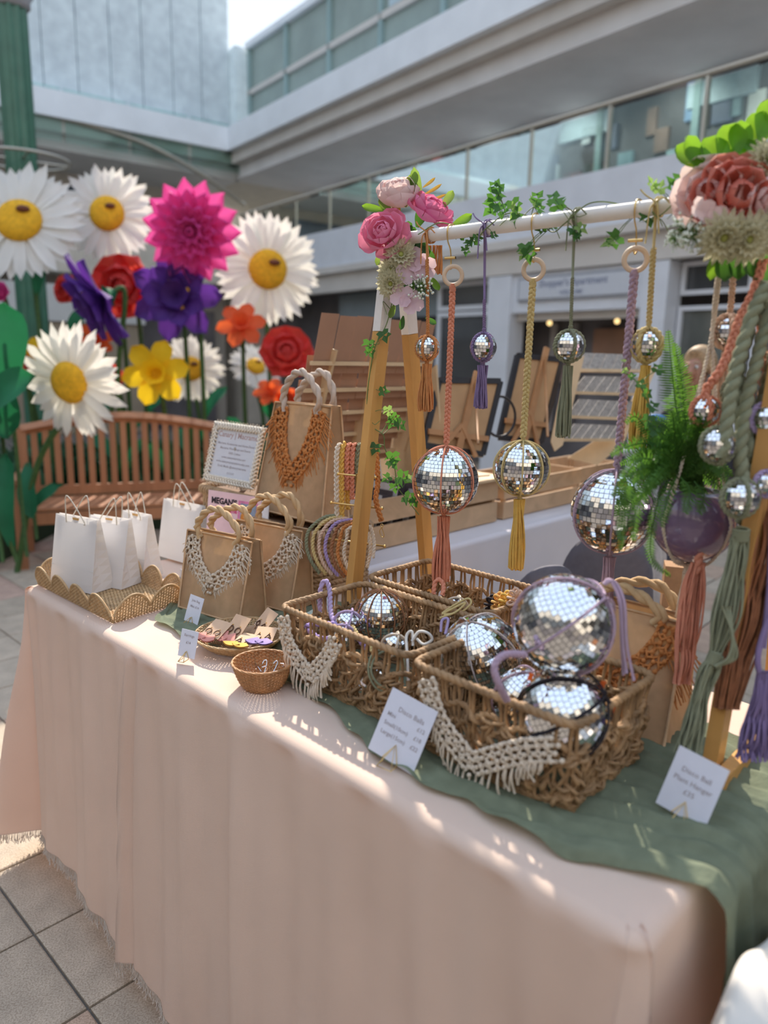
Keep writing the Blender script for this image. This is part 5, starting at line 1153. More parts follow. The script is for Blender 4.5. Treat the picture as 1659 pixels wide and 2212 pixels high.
def hanger(label, u, hball, R, m, ts, n, hring=None, single=0, seed=0, taslen=.12, tasr=.016, tn=60, v=VR, ringR=.0205, netr=.0019, mt=None, ctop=None, knot=False, braidw=.0112, rot=.3, group=None, axis=(0, 0, 1), plain=.0, tie=True, split=None, dv=0.):
    c = W(u, v+dv, hball); root = thing('mirror_ball_hanger', label, 'hanging ornament', c-Z*(R+taslen), group)
    mirror_ball(root, c, R, ts, axis, single, seed); net(root, c, R, (0, 0, 1), m, n, netr, rot=rot, knot=knot)
    g = MB(); wrapknot(g, c+Z*(R+.006), .0035, .012, turns=4); part('wrap_knot', g, m, root); g = MB(); wrapknot(g, c-Z*(R+.008), .0042, .014, turns=5); part('wrap_knot', g, m, root)
    g = MB(); tassel(g, c-Z*(R+.010), taslen, tasr, tn, 1.15, r=.0019, seg=7, jit=.35); part('tassel', g, mt or m, root)
    if hring is not None:
        rc = W(u, v, hring-.006); g = MB(); fx = nrm(U*.75+V*.45); g.torus(rc, ringR, .0050, (fx, Z), 30, 9); part('wooden_ring', g, mring, root); topp = rc-Z*(ringR-.002); g = MB(); wrapknot(g, topp-Z*.008, .0055, .018, turns=6, cr_=.0018); part('wrap_knot', g, m, root)
    else:
        topp = W(u, v, HR+.014); 
        if tie:
            g = MB()
            rr = .0175
            for sx in (-.004, .002): g.torus(W(u+sx, v, HR), rr, .0017, (nrm(V), Z), 18, 5)
            for e in ((-.03, .03), (.028, .0), (.012, -.05), (-.012, -.065)): g.tube(bez([W(u, v-.018, HR+.006), W(u+e[0]*.6, v-.024, HR+.010+e[1]*.3), W(u+e[0], v-.02, HR+e[1])], 8), .0016, 5)
            part('tied_cords', g, m, root)
        topp = W(u, v-.016, HR+.0)
    bt = c+Z*(R+.010)
    pb = topp if not plain else topp+(bt-topp)*plain
    if plain:
        g = MB()
        for q in range(3): o_ = A3(math.cos(q*2.1), math.sin(q*2.1), 0)*.002; g.tube([topp+o_, pb+o_*.6], .0017, 5)
        part('plain_cords', g, m, root)
    g = MB(); braid(g, np.array([pb, (pb+bt)/2, bt]), braidw*1.25, r=braidw*.33, pitch=braidw*2.7, ref=-cf); part('braided_cord', g, m, root)
    return root
hook('gold T-bar hook holding the coral mirror-ball hanger', 1.060, .897); hook('gold T-bar hook holding the yellow mirror-ball hanger', 1.282, .897); hook('gold T-bar hook holding the mauve mirror-ball hanger, nearest the rose-covered rail end', 1.505, .897)
hanger('large mirror ball on a coral braided cord with a coral tassel', 1.068, .421, .0800, mcoral, .0096, 6, .900, 300, 61, .165, .0185, 80, rot=.62)
hanger('medium mirror ball on a straw-yellow braided cord with a golden tassel', 1.283, .475, .0590, mstraw, .0080, 8, .900, 300, 62, .165, .0145, 66, mt=mcky, rot=.15)
hanger('large mirror ball on a mauve braided cord, partly behind the fern', 1.507, .413, .0835, mlil, .0099, 6, .905, 300, 63, .19, .0165, 70, rot=.5, braidw=.0125)
hanger('tiny mirror ball on an orange-brown braided cord near the left end of the rail', .998, .732, .0270, mat('cotton_orange', (.66, .30, .11), .9, var=.1, scale=60, bump=.2, trans=.15), .0070, 5, None, 0, 64, .115, .016, 44, knot=True, netr=.0018, braidw=.0065, plain=.25, rot=.1)
hanger('tiny mirror ball on a violet cord with a violet tassel', 1.163, .735, .0295, mviol, .0070, 4, None, 0, 65, .098, .015, 44, knot=True, netr=.0018, braidw=.0055, plain=.7, rot=.8)
hanger('tiny mirror ball on a sage cord with a sage tassel', 1.380, .739, .0290, msage, .0070, 4, None, 0, 66, .150, .014, 44, knot=True, netr=.0022, braidw=.0055, plain=.55, rot=2.0)
hanger('tiny mirror ball on a yellow cord with a yellow tassel, beside the mauve cord', 1.545, .742, .0275, mstraw, .0070, 4, None, 0, 67, .16, .015, 44, mt=mcky, knot=True, netr=.0028, braidw=.0085, plain=.35, rot=1.0)
hanger('tiny mirror ball wrapped in blush cord, seen blurred behind the green plaits', 1.680, .767, .0255, mblush, .0070, 5, None, 0, 68, .10, .010, 24, knot=True, netr=.0030, braidw=.0085, plain=.3, rot=.4, v=VR+.03)
# ---- flowers for the rail ends
mrose = mat('rose_pink', (.85, .32, .47), .7, var=.12, scale=30, bump=.05, trans=.35, tcol=(.95, .35, .5))
mrose2 = mat('rose_pink_deep', (.82, .28, .47), .7, var=.12, scale=30, bump=.05, trans=.35, tcol=(.9, .25, .45))
mpeony = mat('peony_pale', (.84, .66, .64), .7, var=.06, scale=30, bump=.05, trans=.4, tcol=(.95, .78, .74))
mmum = mat('mum_cream', (.66, .62, .44), .7, var=.1, scale=30, bump=0, trans=.35, tcol=(.8, .78, .55))
mhydr = mat('hydrangea_blush', (.74, .56, .62), .7, var=.08, scale=30, bump=0, trans=.4, tcol=(.85, .65, .7))
mcorl = mat('peony_coral', (.76, .26, .20), .7, var=.15, scale=30, bump=0, trans=.35, tcol=(.9, .35, .25))
mlong = mat('leaf_sprig', (.12, .22, .05), .5, var=.3, scale=30, bump=.1, trans=.4, tcol=(.4, .6, .1))
mlime = mat('leaf_lime', (.10, .24, .025), .5, var=.4, scale=30, bump=.1, trans=.45, tcol=(.30, .56, .04))
mgold2 = mat('leaf_ochre', (.55, .34, .05), .5, var=.3, bump=0, trans=.4)
mgyp = mat('gyp_white', (.74, .80, .70), .6, var=.1, bump=0)
def rosehead(root, c, face, R, m, seed, nm='rose', lay=((5, .95, .15, .25), (5, .85, .6, .22), (5, .75, 1.1, .18), (4, .62, 2.0, .12), (4, .5, 3.4, .08), (3, .42, 7, .04))):
    rd = random.Random(seed); a, b, n = basis(face); P = lambda an, q=0: a*math.cos(an)+b*math.sin(an)+n*q; o = None
    for ly, (k, L, e, rr_) in enumerate(lay):
        g = MB()
        for i in range(k):
            an = 2*PI*(i+.45*ly)/k+rd.uniform(-.15, .15)
            petal(g, c-n*R*.35+P(an)*R*rr_+n*R*.05*ly, P(an, e+rd.uniform(-.05, .05)), P(an, -1.0)*-1, R*L*rd.uniform(.92, 1.05), R*1.15*(1-.12*ly), .22, -.10, tip=1.0, n=8, m=7, base=.55)
        o = part(nm if ly == 0 else 'petal_ring', g, m, root if ly == 0 else o0)
        if ly == 0: o0 = o
    return o
def mumhead(root, c, face, R, m, seed):
    a, b, n = basis(face); P = lambda an, q=0: a*math.cos(an)+b*math.sin(an)+n*q; g = MB()
    for ly, (k, L, e) in enumerate([(18, 1, .05), (18, .88, .3), (14, .7, .7), (10, .45, 1.5)]):
        for i in range(k):
            an = 2*PI*(i+.5*ly)/k; petal(g, c+P(an)*R*.1+n*R*.05*ly, P(an, e), P(an, -1.0)*-1, R*L, R*.26, .3, .05, n=5, m=3, base=.4)
    o = part('chrysanthemum', g, m, root); g = MB(); g.sphere(c+n*R*.22, R*.18, 8, 6); part('flower_centre', g, mat('mum_eye', (.35, .38, .10), .8, bump=0), o)
def hydr(root, c, face, R, m, seed):
    a, b, n = basis(face); g = MB()
    for i in range(4):
        an = i*PI/2+seed; d = a*math.cos(an)+b*math.sin(an)+n*.2; petal(g, c, d, n, R, R*.95, .08, -.04, n=6, m=5, base=.4)
    part('hydrangea_petals', g, m, root)
def leafy(root, p, d, L, wd, m, n=None, nm='leaf'):
    g = MB(); petal(g, p, d, -cf+A3(0, 0, .4) if n is None else n, L, wd, .18, -.08, n=8, m=5, base=.25); part(nm, g, m, root)
def gyps(root, c, R, seed, n=70, m=None, mb_=None):
    rd = random.Random(seed); g = MB(); s = MB()
    for i in range(n):
        d = nrm(A3(rd.gauss(0, 1), rd.gauss(0, 1), rd.gauss(0, 1))); q = c+d*R*rd.uniform(.55, 1)
        g.sphere(q, R*.085, 6, 4); s.tube([c+d*R*.05-Z*.0, (c+q)/2+Z*.003, q], .0005, 3)
    part('gypsophila_buds', g, m or mgyp, root, kind='stuff'); part('gypsophila_stems', s, mlong, root, kind='stuff')
face0 = -cf
fl = thing('rose_spray', 'spray of pink roses and a pale peony tied at the left end of the rail', 'flower arrangement', W(.90, VR, HR-.02))
rosehead(fl, at(828, 502, 1.745), A3(-.35, -1, .45), .058, mrose, 1)
rosehead(fl, at(860, 425, 1.80), A3(-.1, -.6, .9), .062, mpeony, 2, 'peony', ((5, .95, .9, .25), (5, .95, 1.6, .25), (5, .9, 3.0, .2), (4, .8, 5, .12)))
rosehead(fl, at(932, 452, 1.78), A3(.5, -.5, .9), .058, mrose2, 3)
mumhead(fl, at(866, 552, 1.745), A3(0, -1, .15), .040, mmum, 1); mumhead(fl, at(845, 585, 1.75), A3(-.2, -1, .0), .032, mmum, 2); mumhead(fl, at(846, 612, 1.75), A3(-.3, -1, -.2), .036, mmum, 3)
for k, (x, y) in enumerate([(898, 562), (918, 580), (880, 590), (868, 640), (890, 655)]): hydr(fl, at(x, y, 1.74), A3(.2*(k % 3-1), -1, .2), .031, mhydr, k*.7)
gyps(fl, at(908, 622, 1.735), .034, 4)
for (x, y, an, L, w_, m) in [(905, 420, -12, .085, .024, mlong), (878, 430, 8, .08, .022, mlong), (893, 400, 4, .06, .02, mlong), (818, 452, -80, .055, .024, mlime), (842, 460, -35, .06, .024, mlong), (985, 485, 55, .065, .026, mlime), (975, 500, 85, .05, .024, mlong), (962, 440, 30, .05, .022, mlong), (905, 480, 20, .05, .03, mivyd), (890, 500, 160, .06, .032, mivyd), (905, 520, 150, .06, .03, mivyd), (826, 545, 205, .045, .02, mlong), (935, 605, 150, .04, .018, mlime), (925, 690, 120, .03, .016, mivyd), (860, 470, -10, .06, .02, mgold2), (925, 415, 60, .05, .010, mgold2), (935, 430, 70, .045, .009, mgold2), (920, 400, 50, .04, .009, mgold2), (850, 665, 200, .035, .016, mlong), (870, 690, 190, .035, .014, mivyd), (880, 600, 170, .05, .03, mivyd), (915, 540, 140, .05, .03, mivyd), (860, 500, 180, .05, .03, mivyd)]:
    a_ = math.radians(an); d = cr*math.sin(a_)+cu*math.cos(a_)+cf*random.uniform(-.2, .2); leafy(fl, at(x, y, 1.79)-d*L*.25, d, L, w_, m)
for k in range(7): hydr(fl, at(880+10*(k % 3), 500+k*16, 1.80), A3(.3, -1, 0), .024, mivyd, k)
g = MB()
for k in range(7): tassel(g, at(905+8*k, 530, 1.83), .07, .006, 6, 1.2); 
part('raffia_fringe', g, mat('cotton_orange', (.66, .30, .11)), fl)
D = 1.20
fr = thing('peony_spray', 'large coral and blush peony spray with bright leaves at the near rail end', 'flower arrangement', W(1.78, VR, HR-.03))
rosehead(fr, at(1530, 418, D+.02), A3(-.5, -1, .2), .056, mpeony, 5, 'peony', ((6, .95, .2, .25), (6, .9, .6, .22), (5, .8, 1.2, .18), (5, .6, 2.4, .1)))
rosehead(fr, at(1592, 425, D), A3(.0, -1, .1), .062, mcorl, 6, 'peony', ((6, 1., .1, .25), (6, .9, .5, .22), (6, .8, 1.0, .18), (5, .6, 2.2, .1)))
rosehead(fr, at(1655, 440, D), A3(.3, -1, .0), .045, mpeony, 8, 'peony')
mumhead(fr, at(1560, 510, D-.01), A3(-.1, -1, -.4), .042, mmum, 4); mumhead(fr, at(1610, 515, D-.01), A3(.1, -1, -.3), .042, mmum, 5); mumhead(fr, at(1655, 350, D), A3(.2, -1, .3), .036, mmum, 6); mumhead(fr, at(1650, 505, D), A3(.2, -1, -.3), .040, mmum, 8)
for k, (x, y) in enumerate([(1530, 460), (1550, 470), (1512, 452)]): hydr(fr, at(x, y, D-.02), A3(.2*(k-1), -1, .1), .020, mpeony, k)
gyps(fr, at(1478, 498, D+.02), .030, 6, 80); gyps(fr, at(1500, 512, D), .026, 7, 60); gyps(fr, at(1455, 520, D+.02), .018, 8, 40)
for (x, y, an, L, w_, m) in [(1520, 350, -60, .075, .055, mlime), (1505, 345, -35, .06, .04, mlime), (1540, 345, 10, .06, .05, mlime), (1570, 325, 15, .06, .05, mlime), (1600, 320, -10, .06, .045, mlime), (1625, 300, 25, .07, .045, mlime), (1650, 280, 10, .07, .04, mlime), (1585, 350, 60, .07, .05, mlime), (1555, 365, 80, .06, .05, mlime), (1610, 350, 100, .06, .045, mivy), (1635, 385, 150, .07, .045, mivyd), (1610, 390, 170, .06, .04, mivyd), (1655, 400, 160, .07, .04, mivyd), (1545, 560, 190, .05, .02, mlime), (1590, 560, 175, .05, .03, mivyd), (1620, 560, 170, .06, .035, mivyd), (1650, 560, 170, .06, .035, mivyd), (1560, 570, 180, .05, .03, mivyd), (1600, 470, 180, .06, .05, mivyd), (1640, 470, 180, .06, .05, mivyd), (1560, 470, 180, .06, .05, mivyd)]:
    a_ = math.radians(an); d = cr*math.sin(a_)+cu*math.cos(a_)+cf*random.uniform(-.3, .3); leafy(fr, at(x, y, D+.03)-d*L*.3, d, L, w_, m)
# ================================================================== RIGHT END OF THE RAIL
mfern = mat('fern_green', (.065, .17, .03), .55, var=.45, scale=14, bump=0, trans=.35, tcol=(.20, .46, .05))
mpot = mat('pot_purple', (.20, .13, .23), .18, var=.25, scale=6, bump=0, spec=.7, coat=.6)
pc = at(1497, 1128, 1.375)
pt = thing('hanging_planter', 'glossy purple globe pot of fern hanging in cream macrame cords', 'plant pot', pc-Z*.085)
g = MB(); R_ = .075; a = np.linspace(-PI/2, .95, 18); prof = [(max(.0005, R_*math.cos(x)), R_*math.sin(x)) for x in a]+[(R_*math.cos(.95)-.004, R_*math.sin(.95)), (R_*math.cos(.95)-.006, R_*.55)]
g.lathe(prof, pc, 40); part('pot', g, mpot, pt)
g = MB(); g.lathe([(.042, 0), (.0005, .004)], pc+Z*R_*.70, 24); part('soil', g, mat('soil', (.05, .03, .02), .9, bump=.3), pt)
g = MB(); hk = W(1.664, VR, HR)
for k in range(4):
    an = k*PI/2+.5; e = A3(math.cos(an), math.sin(an), 0)
    P = bez([pc-Z*.085, pc+e*.045-Z*.066, pc+e*.079-Z*.0, pc+e*.066+Z*.045, pc+e*.04+Z*.14, hk-Z*.22, hk-Z*.02], 50); rope(g, P, .0034, 2, pitch=.014, n=5)
part('cord_sling', g, mcream_c, pt); g = MB(); wrapknot(g, pc-Z*.088, .006, .02, turns=7, cr_=.002); tassel(g, pc-Z*.095, .10, .012, 22, 1.2, r=.0015); part('sling_tassel', g, mcream_c, pt)
fern = thing('fern', 'lush green fern spilling from the purple pot across the large mauve-corded ball', 'fern', pc+Z*.05)
def frond(path, wd, seed, n=34):
    rd = random.Random(seed); P = bez(path, n*2); g = MB(); g.tube(P, np.linspace(.0016, .0005, len(P)), 4); T = np.gradient(P, axis=0); T /= np.linalg.norm(T, axis=1)[:, None]
    P, _t = resample(P, .0046); T = np.gradient(P, axis=0); T /= np.linalg.norm(T, axis=1)[:, None]
    vv, ff = [], []
    for i in range(3, len(P)-1):
        s = i/len(P); w_ = wd*(math.sin(min(1, s*2.2)*PI/2))*(1-s**3)*rd.uniform(.85, 1.1)+.003; t = T[i]; sd_ = nrm(np.cross(t, cf+A3(rd.uniform(-.3, .3), 0, rd.uniform(-.5, .2)))); L = .0027
        for q in (-1, 1):
            d = nrm(sd_*q+t*.35-Z*.12); b = P[i]; k = len(vv); nn = np.cross(d, t)
            vv += [b-t*L*.5, b+d*w_*.5-t*L*.62+nn*.002, b+d*w_, b+d*w_*.5+t*L*.62+nn*.002, b+t*L*.5]; ff.append([k, k+1, k+2, k+3, k+4])
    g.add(vv, np.array(ff)); part('frond', g, mfern, fern, flat=True)
b0 = pc+Z*.055; dp = 1.36
FR = [([at(1475, 980, dp), at(1458, 860, dp), at(1443, 712, dp-.02)], .030), ([at(1480, 980, dp), at(1475, 850, dp+.01), at(1458, 740, dp)], .028), ([at(1500, 960, dp+.03), at(1512, 890, dp+.03), at(1500, 830, dp+.02)], .024),
      ([at(1440, 1010, dp), at(1400, 960, dp-.02), at(1345, 968, dp-.05), at(1318, 985, dp-.06)], .020), ([at(1440, 1030, dp-.03), at(1390, 1010, dp-.07), at(1350, 1060, dp-.09), at(1340, 1190, dp-.09)], .022),
      ([at(1440, 1030, dp-.03), at(1400, 1050, dp-.07), at(1372, 1110, dp-.09), at(1368, 1170, dp-.09)], .022), ([at(1440, 1040, dp-.03), at(1420, 1090, dp-.06), at(1405, 1170, dp-.07), at(1412, 1215, dp-.07), at(1450, 1245, dp-.06)], .012),
      ([at(1445, 1000, dp), at(1400, 930, dp), at(1372, 900, dp), at(1350, 915, dp)], .018), ([at(1460, 1030, dp-.05), at(1440, 1080, dp-.08), at(1430, 1140, dp-.09)], .018), ([at(1470, 1030, dp-.05), at(1490, 1060, dp-.08), at(1480, 1110, dp-.1)], .020),
      ([at(1500, 1040, dp-.05), at(1520, 1070, dp-.08), at(1510, 1110, dp-.1)], .018), ([at(1450, 1020, dp-.03), at(1395, 990, dp-.07), at(1355, 1020, dp-.09), at(1322, 1075, dp-.1)], .018)]
rd = random.Random(9)
for k in range(100):
    an = rd.uniform(-2.2, 2.2); L = rd.uniform(70, 150); x1, y1 = 1478+math.sin(an)*L*.95, 1000-math.cos(an)*L*.9+15; dz = rd.uniform(-.10, .08)
    if x1 > 1595: continue
    FR.append(([at(1478+rd.uniform(-25, 40), 1035, dp-.01), at((1480+x1)/2+rd.uniform(-12, 12), (1010+y1)/2-25, dp+dz*.6), at(x1, y1, dp+dz)], rd.uniform(.011, .019)))
for k, (p, w_) in enumerate(FR): frond([b0*.0+p[0]]+p[1:], w_, k)
g = MB()
for k, (p, w_) in enumerate(FR): g.tube([b0+A3(random.uniform(-.02, .02), random.uniform(-.02, .02), -.005), p[0]], .0012, 4)
part('fern_stalks', g, mfern, fern, kind='stuff')
vine('thin ivy tendril crossing the yellow tassel above the fern', [at(1345, 805, 1.33), at(1362, 812, 1.33), at(1385, 838, 1.33), at(1400, 870, 1.33), at(1408, 920, 1.33), at(1418, 980, 1.33)], [(1352, 800, .012, 2, 240), (1348, 780, .010, 2, 300), (1364, 815, .014, 0, 60), (1395, 850, .020, 0, 120), (1408, 880, .022, 1, 60), (1402, 905, .024, 1, 200), (1412, 930, .024, 1, 80), (1415, 955, .024, 1, 140), (1420, 800, .022, 1, 40), (1385, 832, .020, 1, 20)], 5, name='ivy_tendril', tend=0)
# ---- plaited hangers at the near end
def tinyball(label, px, py, d, R, m, seed, g_='tiny mirror balls in the plaits'):
    c = at(px, py, d); return loose_ball(label, c, R, .0070, (0, .1, 1), m, 4, 0, seed, .0022, g_, 'tiny_mirror_ball', knot=True)
D2 = 1.22
cordthing('coral plaited cord swinging left from the near flower spray', 'cord', mcoral, [[at(1650, 560, D2), at(1628, 630, D2), at(1598, 690, D2), at(1575, 760, D2), at(1550, 810, D2), at(1527, 840, D2+.02), at(1524, 862, D2+.02)], [at(1655, 600, D2+.03), at(1640, 760, D2+.03), at(1620, 860, D2+.03)]], kind='braid', R=.0085)
tinyball('tiny mirror ball under the coral plait, half in the fern', 1523, 888, 1.30, .0235, mcoral, 71)
rs_ = [[(1659, 610), (1625, 680), (1600, 760), (1580, 840), (1568, 930), (1560, 985)], [(1672, 650), (1650, 720), (1630, 800), (1610, 880), (1600, 960), (1605, 1050)], [(1650, 640), (1612, 730), (1594, 820), (1598, 900), (1625, 980)], [(1690, 690), (1665, 800), (1640, 900), (1622, 1000), (1600, 1130)]]
sg = cordthing('thick sage green plaits hanging from the near rail end, gathered into a tassel', 'macrame hanging', msage, [[at(x, y, D2-.03+.02*k) for x, y in p] for k, p in enumerate(rs_)], kind='rope', R=.0115, name='macrame_hanging')
def bundle(parent, pts, d, n, w0_, m, nm, seed, r=.0023):
    rd = random.Random(seed); g = MB(); P = [at(x, y, d) for x, y in pts]
    for k in range(n):
        q = rd.uniform(-1, 1); ph = rd.uniform(0, 6)
        g.tube(bez([p+cr*(q*w_+.0015*math.sin(ph+i*2))+cf*rd.uniform(-1, 1)*w_*.6 for i, (p, w_) in enumerate(zip(P, w0_))], 40), r, 4)
    return part(nm, g, m, parent)
bundle(sg, [(1600, 1160), (1592, 1220), (1570, 1330), (1545, 1420)], D2, 26, [.012, .017, .024, .008], msage, 'cord_bundle', 1)
bundle(sg, [(1545, 1420), (1530, 1350+100), (1515, 1500), (1502, 1560), (1483, 1625)], D2, 26, [.010, .014, .013, .017, .020], msage, 'tassel', 2)
g = MB(); dd = nrm(at(1535, 1440, D2)-at(1548, 1405, D2)); wrapknot(g, at(1543, 1425, D2), .011, .022, dd, 6, .0026); part('wrap_knot', g, msage, sg); g = MB(); wrapknot(g, at(1600, 1155, D2), .012, .02, Z, 5, .0026); part('wrap_knot', g, msage, sg)
g = MB()
for k in range(3):
    x = 1560+k*8; g.tube(bez([at(x, 1310, D2-.02), at(x+22-8*k, 1370, D2-.03), at(x+14, 1420, D2-.03), at(1545, 1440, D2-.02)], 20), .0026, 5)
part('loose_cords', g, msage, sg)
tinyball('tiny mirror ball in the sage plaits, level with the top of the fern mass', 1551, 962, 1.21, .0270, msage, 72); tinyball('tiny mirror ball in the sage plaits, lowest, right of the purple pot', 1599, 1076, 1.20, .0285, msage, 73); tinyball('tiny mirror ball behind the sage plaits, topmost', 1592, 848, 1.30, .024, msage, 74)
tinyball('tiny mirror ball touching the right picture edge beside the sage plaits', 1655, 905, 1.22, .024, mlilb, 75)
cz = cordthing('coral tassel hanging below the purple pot', 'tassel', mcoral, [[at(1512, 1190, 1.33), at(1505, 1240, 1.33)]], kind='rope', R=.008, name='coral_tassel')
bundle(cz, [(1508, 1215), (1498, 1270), (1488, 1360), (1482, 1425), (1474, 1478)], 1.33, 34, [.010, .018, .020, .016, .014], mcoral, 'tassel', 3, .0021)
bz = cordthing('mass of dark brown macrame fringe hanging round the near rail leg', 'macrame hanging', mbrown, [[at(1668, 760, D2+.05), at(1650, 880, D2+.05), at(1640, 1000, D2+.05), at(1640, 1110, D2+.05)], [at(1690, 800, D2+.05), at(1672, 900, D2+.05), at(1668, 1000, D2+.05), at(1660, 1110, D2+.05)]], kind='rope', R=.013, name='macrame_hanging')
mbr2 = mat('cotton_chestnut', (.30, .12, .055), .9, var=.2, scale=60, bump=.2)
bundle(bz, [(1650, 1080), (1640, 1180), (1612, 1330), (1585, 1450), (1570, 1530)], D2+.03, 70, [.014, .042, .036, .022, .018], mbr2, 'fringe', 4, .0026)
bundle(bz, [(1655, 900), (1645, 980), (1640, 1050), (1650, 1110)], D2+.05, 40, [.02, .034, .030, .018], mbr2, 'fringe', 6, .0026)
vt = cordthing('violet cord with a wide violet tassel at the right picture edge', 'tassel', mviol, [[at(1668, 1100, 1.22), at(1663, 1250, 1.22), at(1655, 1340, 1.22), at(1648, 1400, 1.22)], [at(1672, 1300, 1.22), at(1640, 1400, 1.21), at(1640, 1450, 1.21), at(1660, 1460, 1.21)]], kind='tube', R=.005, name='violet_tassel')
bundle(vt, [(1655, 1450), (1650, 1520), (1642, 1590), (1636, 1640)], 1.21, 60, [.010, .016, .028, .032], mviol, 'tassel', 5, .0018)
tinyball('tiny lilac-corded mirror ball at the right edge near the brown fringe', 1656, 1045, 1.20, .018, mlilb, 76)
# ---- jute tote leaning behind the near basket
jute_bag('jute bag with a terracotta macrame collar slumped behind the near basket and rail leg', W(1.435, .455, .008), W(1.70, .47, .008), .225, .25, .13, .05, .04, mropj, mrust, .0115, .055, .27, 41, band=.045, flen=.075, low=.42, xw=.40, r=.0030, name='jute_bag')
# ---- white cloth over a chair at the near right corner
ch = thing('wooden_chair', 'brown wooden chair at the near right corner with a white cloth thrown over it', 'chair', tuple(W(2.165, .13, -TZ))); mch = mat('chair_brown', (.28, .13, .07), .5, var=.2, scale=12, bump=0, kind='woodz')
cc = W(2.165, .13, -TZ)
for sx, sy, hh in ((-.17, .17, .785), (.2, .17, 1.10), (-.17, -.17, .785), (.2, -.17, 1.10)):
    g = MB(); g.quadbox(cc+U*sx+V*sy, cc+U*sx+V*sy+Z*hh, .035, .035, U); part('leg', g, mch, ch, flat=True)
g = MB(); g.box(cc+A3(0, 0, .80), (.42, .42, .03), (U, V, Z)); part('seat', g, mch, ch, flat=True)
for z in (.92, 1.06): g = MB(); g.box(cc+U*.2+Z*z, (.025, .36, .06), (U, V, Z)); part('back_rail', g, mch, ch, flat=True)
g = MB(); n = 46; xs = np.linspace(-.26, .26, n); X, Y = np.meshgrid(xs, xs, indexing='ij')
r2 = np.sqrt(X**2+Y**2); H = .87+.06*np.exp(-((X-.04)**2+(Y-.02)**2)/.045)+.02*np.sin(X*22+Y*9)+.012*np.sin(Y*35-X*13); ed = np.maximum(0, (np.abs(X)**3.2+np.abs(Y)**3.2)**(1/3.2)-.20); H = H-ed*3.2
X2, Y2 = X*(1-ed*1.6), Y*(1-ed*1.6); g.grid(cc+X2[..., None]*U+Y2[..., None]*V+H[..., None]*Z); o = part('draped_cloth', g, mat('white_linen', (.84, .80, .73), .9, var=.02, bump=.2, trans=.15)); tag(o, 'crumpled white linen cloth on the chair at the near right corner', 'cloth')
# ================================================================== THE STALL BEHIND
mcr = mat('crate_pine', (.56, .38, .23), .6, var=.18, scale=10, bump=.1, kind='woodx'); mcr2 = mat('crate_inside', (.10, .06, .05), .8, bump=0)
mply = mat('birch_ply', (.66, .49, .30), .6, var=.10, scale=10, bump=0)
def crate(label, u0, u1, v0, v1, h, hb=0.006, sl=2):
    r = thing('wooden_crate', label, 'crate', W((u0+u1)/2, (v0+v1)/2, hb), 'pine crates on the back table'); t = .009; sh = (h-.014*(sl-1))/sl
    for k in range(sl):
        z = hb+sh/2+k*(sh+.014)
        for (c, s) in ((W(u1, (v0+v1)/2, z), (t, v1-v0, sh)), (W(u0, (v0+v1)/2, z), (t, v1-v0, sh)), (W((u0+u1)/2, v0+t/2, z), (u1-u0-t, t, sh)), (W((u0+u1)/2, v1-t/2, z), (u1-u0-t, t, sh))):
            g = MB(); g.box(c, s, (U, V, Z)); part('slat', g, mcr, r, flat=True)
    for u in (u0+.014, u1-.014):
        for v in (v0+.018, v1-.018): g = MB(); g.box(W(u, v, hb+h/2-.002), (.018, .018, h-.006), (U, V, Z)); part('corner_post', g, mcr, r, flat=True)
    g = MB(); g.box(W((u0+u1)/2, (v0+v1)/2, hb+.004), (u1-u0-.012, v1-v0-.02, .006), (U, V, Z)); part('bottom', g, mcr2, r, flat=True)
crate('long pine crate of prints on the back table, behind the left legs of the rail', .03, .32, .98, 1.87, .188)
crate('second pine crate on the back table, behind the yellow-tasselled ball', .03, .32, 1.92, 2.60, .168)
crate('farthest pine crate on the back table, behind the mauve-corded ball', -.02, .28, 2.64, 3.08, .160)
rd = random.Random(4)
for k in range(16):
    v = 1.02+k*.030; g = MB(); hh = .205+rd.uniform(-.01, .03); g.slab([W(.06, v, .02), W(.30, v, .02), W(.30, v+.05, hh), W(.06, v+.05, hh)], V, .0022)
    o = part('art_print', g, mat('print_dark' if k % 3 else 'print_light', (.07, .06, .07) if k % 3 else (.66, .63, .62), .5, var=.2, scale=20, bump=0), flat=True); tag(o, ('dark' if k % 3 else 'pale')+' thin art print filed in the long pine crate', 'print', 'prints in the long crate')
g = MB(); g.box(W(.18, 1.74, .20), (.34, .34, .012), (U, V, Z)); o = part('serving_board', g, mply, flat=True); tag(o, 'pale wooden board lying across the right end of the long crate', 'board')
g = MB(); 
for a, b in (((.30, 1.58, .212), (.22, 1.72, .25)), ((.26, 1.60, .212), (.34, 1.78, .222)), ((.22, 1.72, .25), (.10, 1.80, .212))): g.tube([W(*a), W(*b)], .0028, 6)
o = part('wire_plate_stand', g, mat('black_wire', (.02, .02, .02), .4, bump=0)); tag(o, 'thin black wire stand on the pale board behind the coral-corded ball', 'stand')
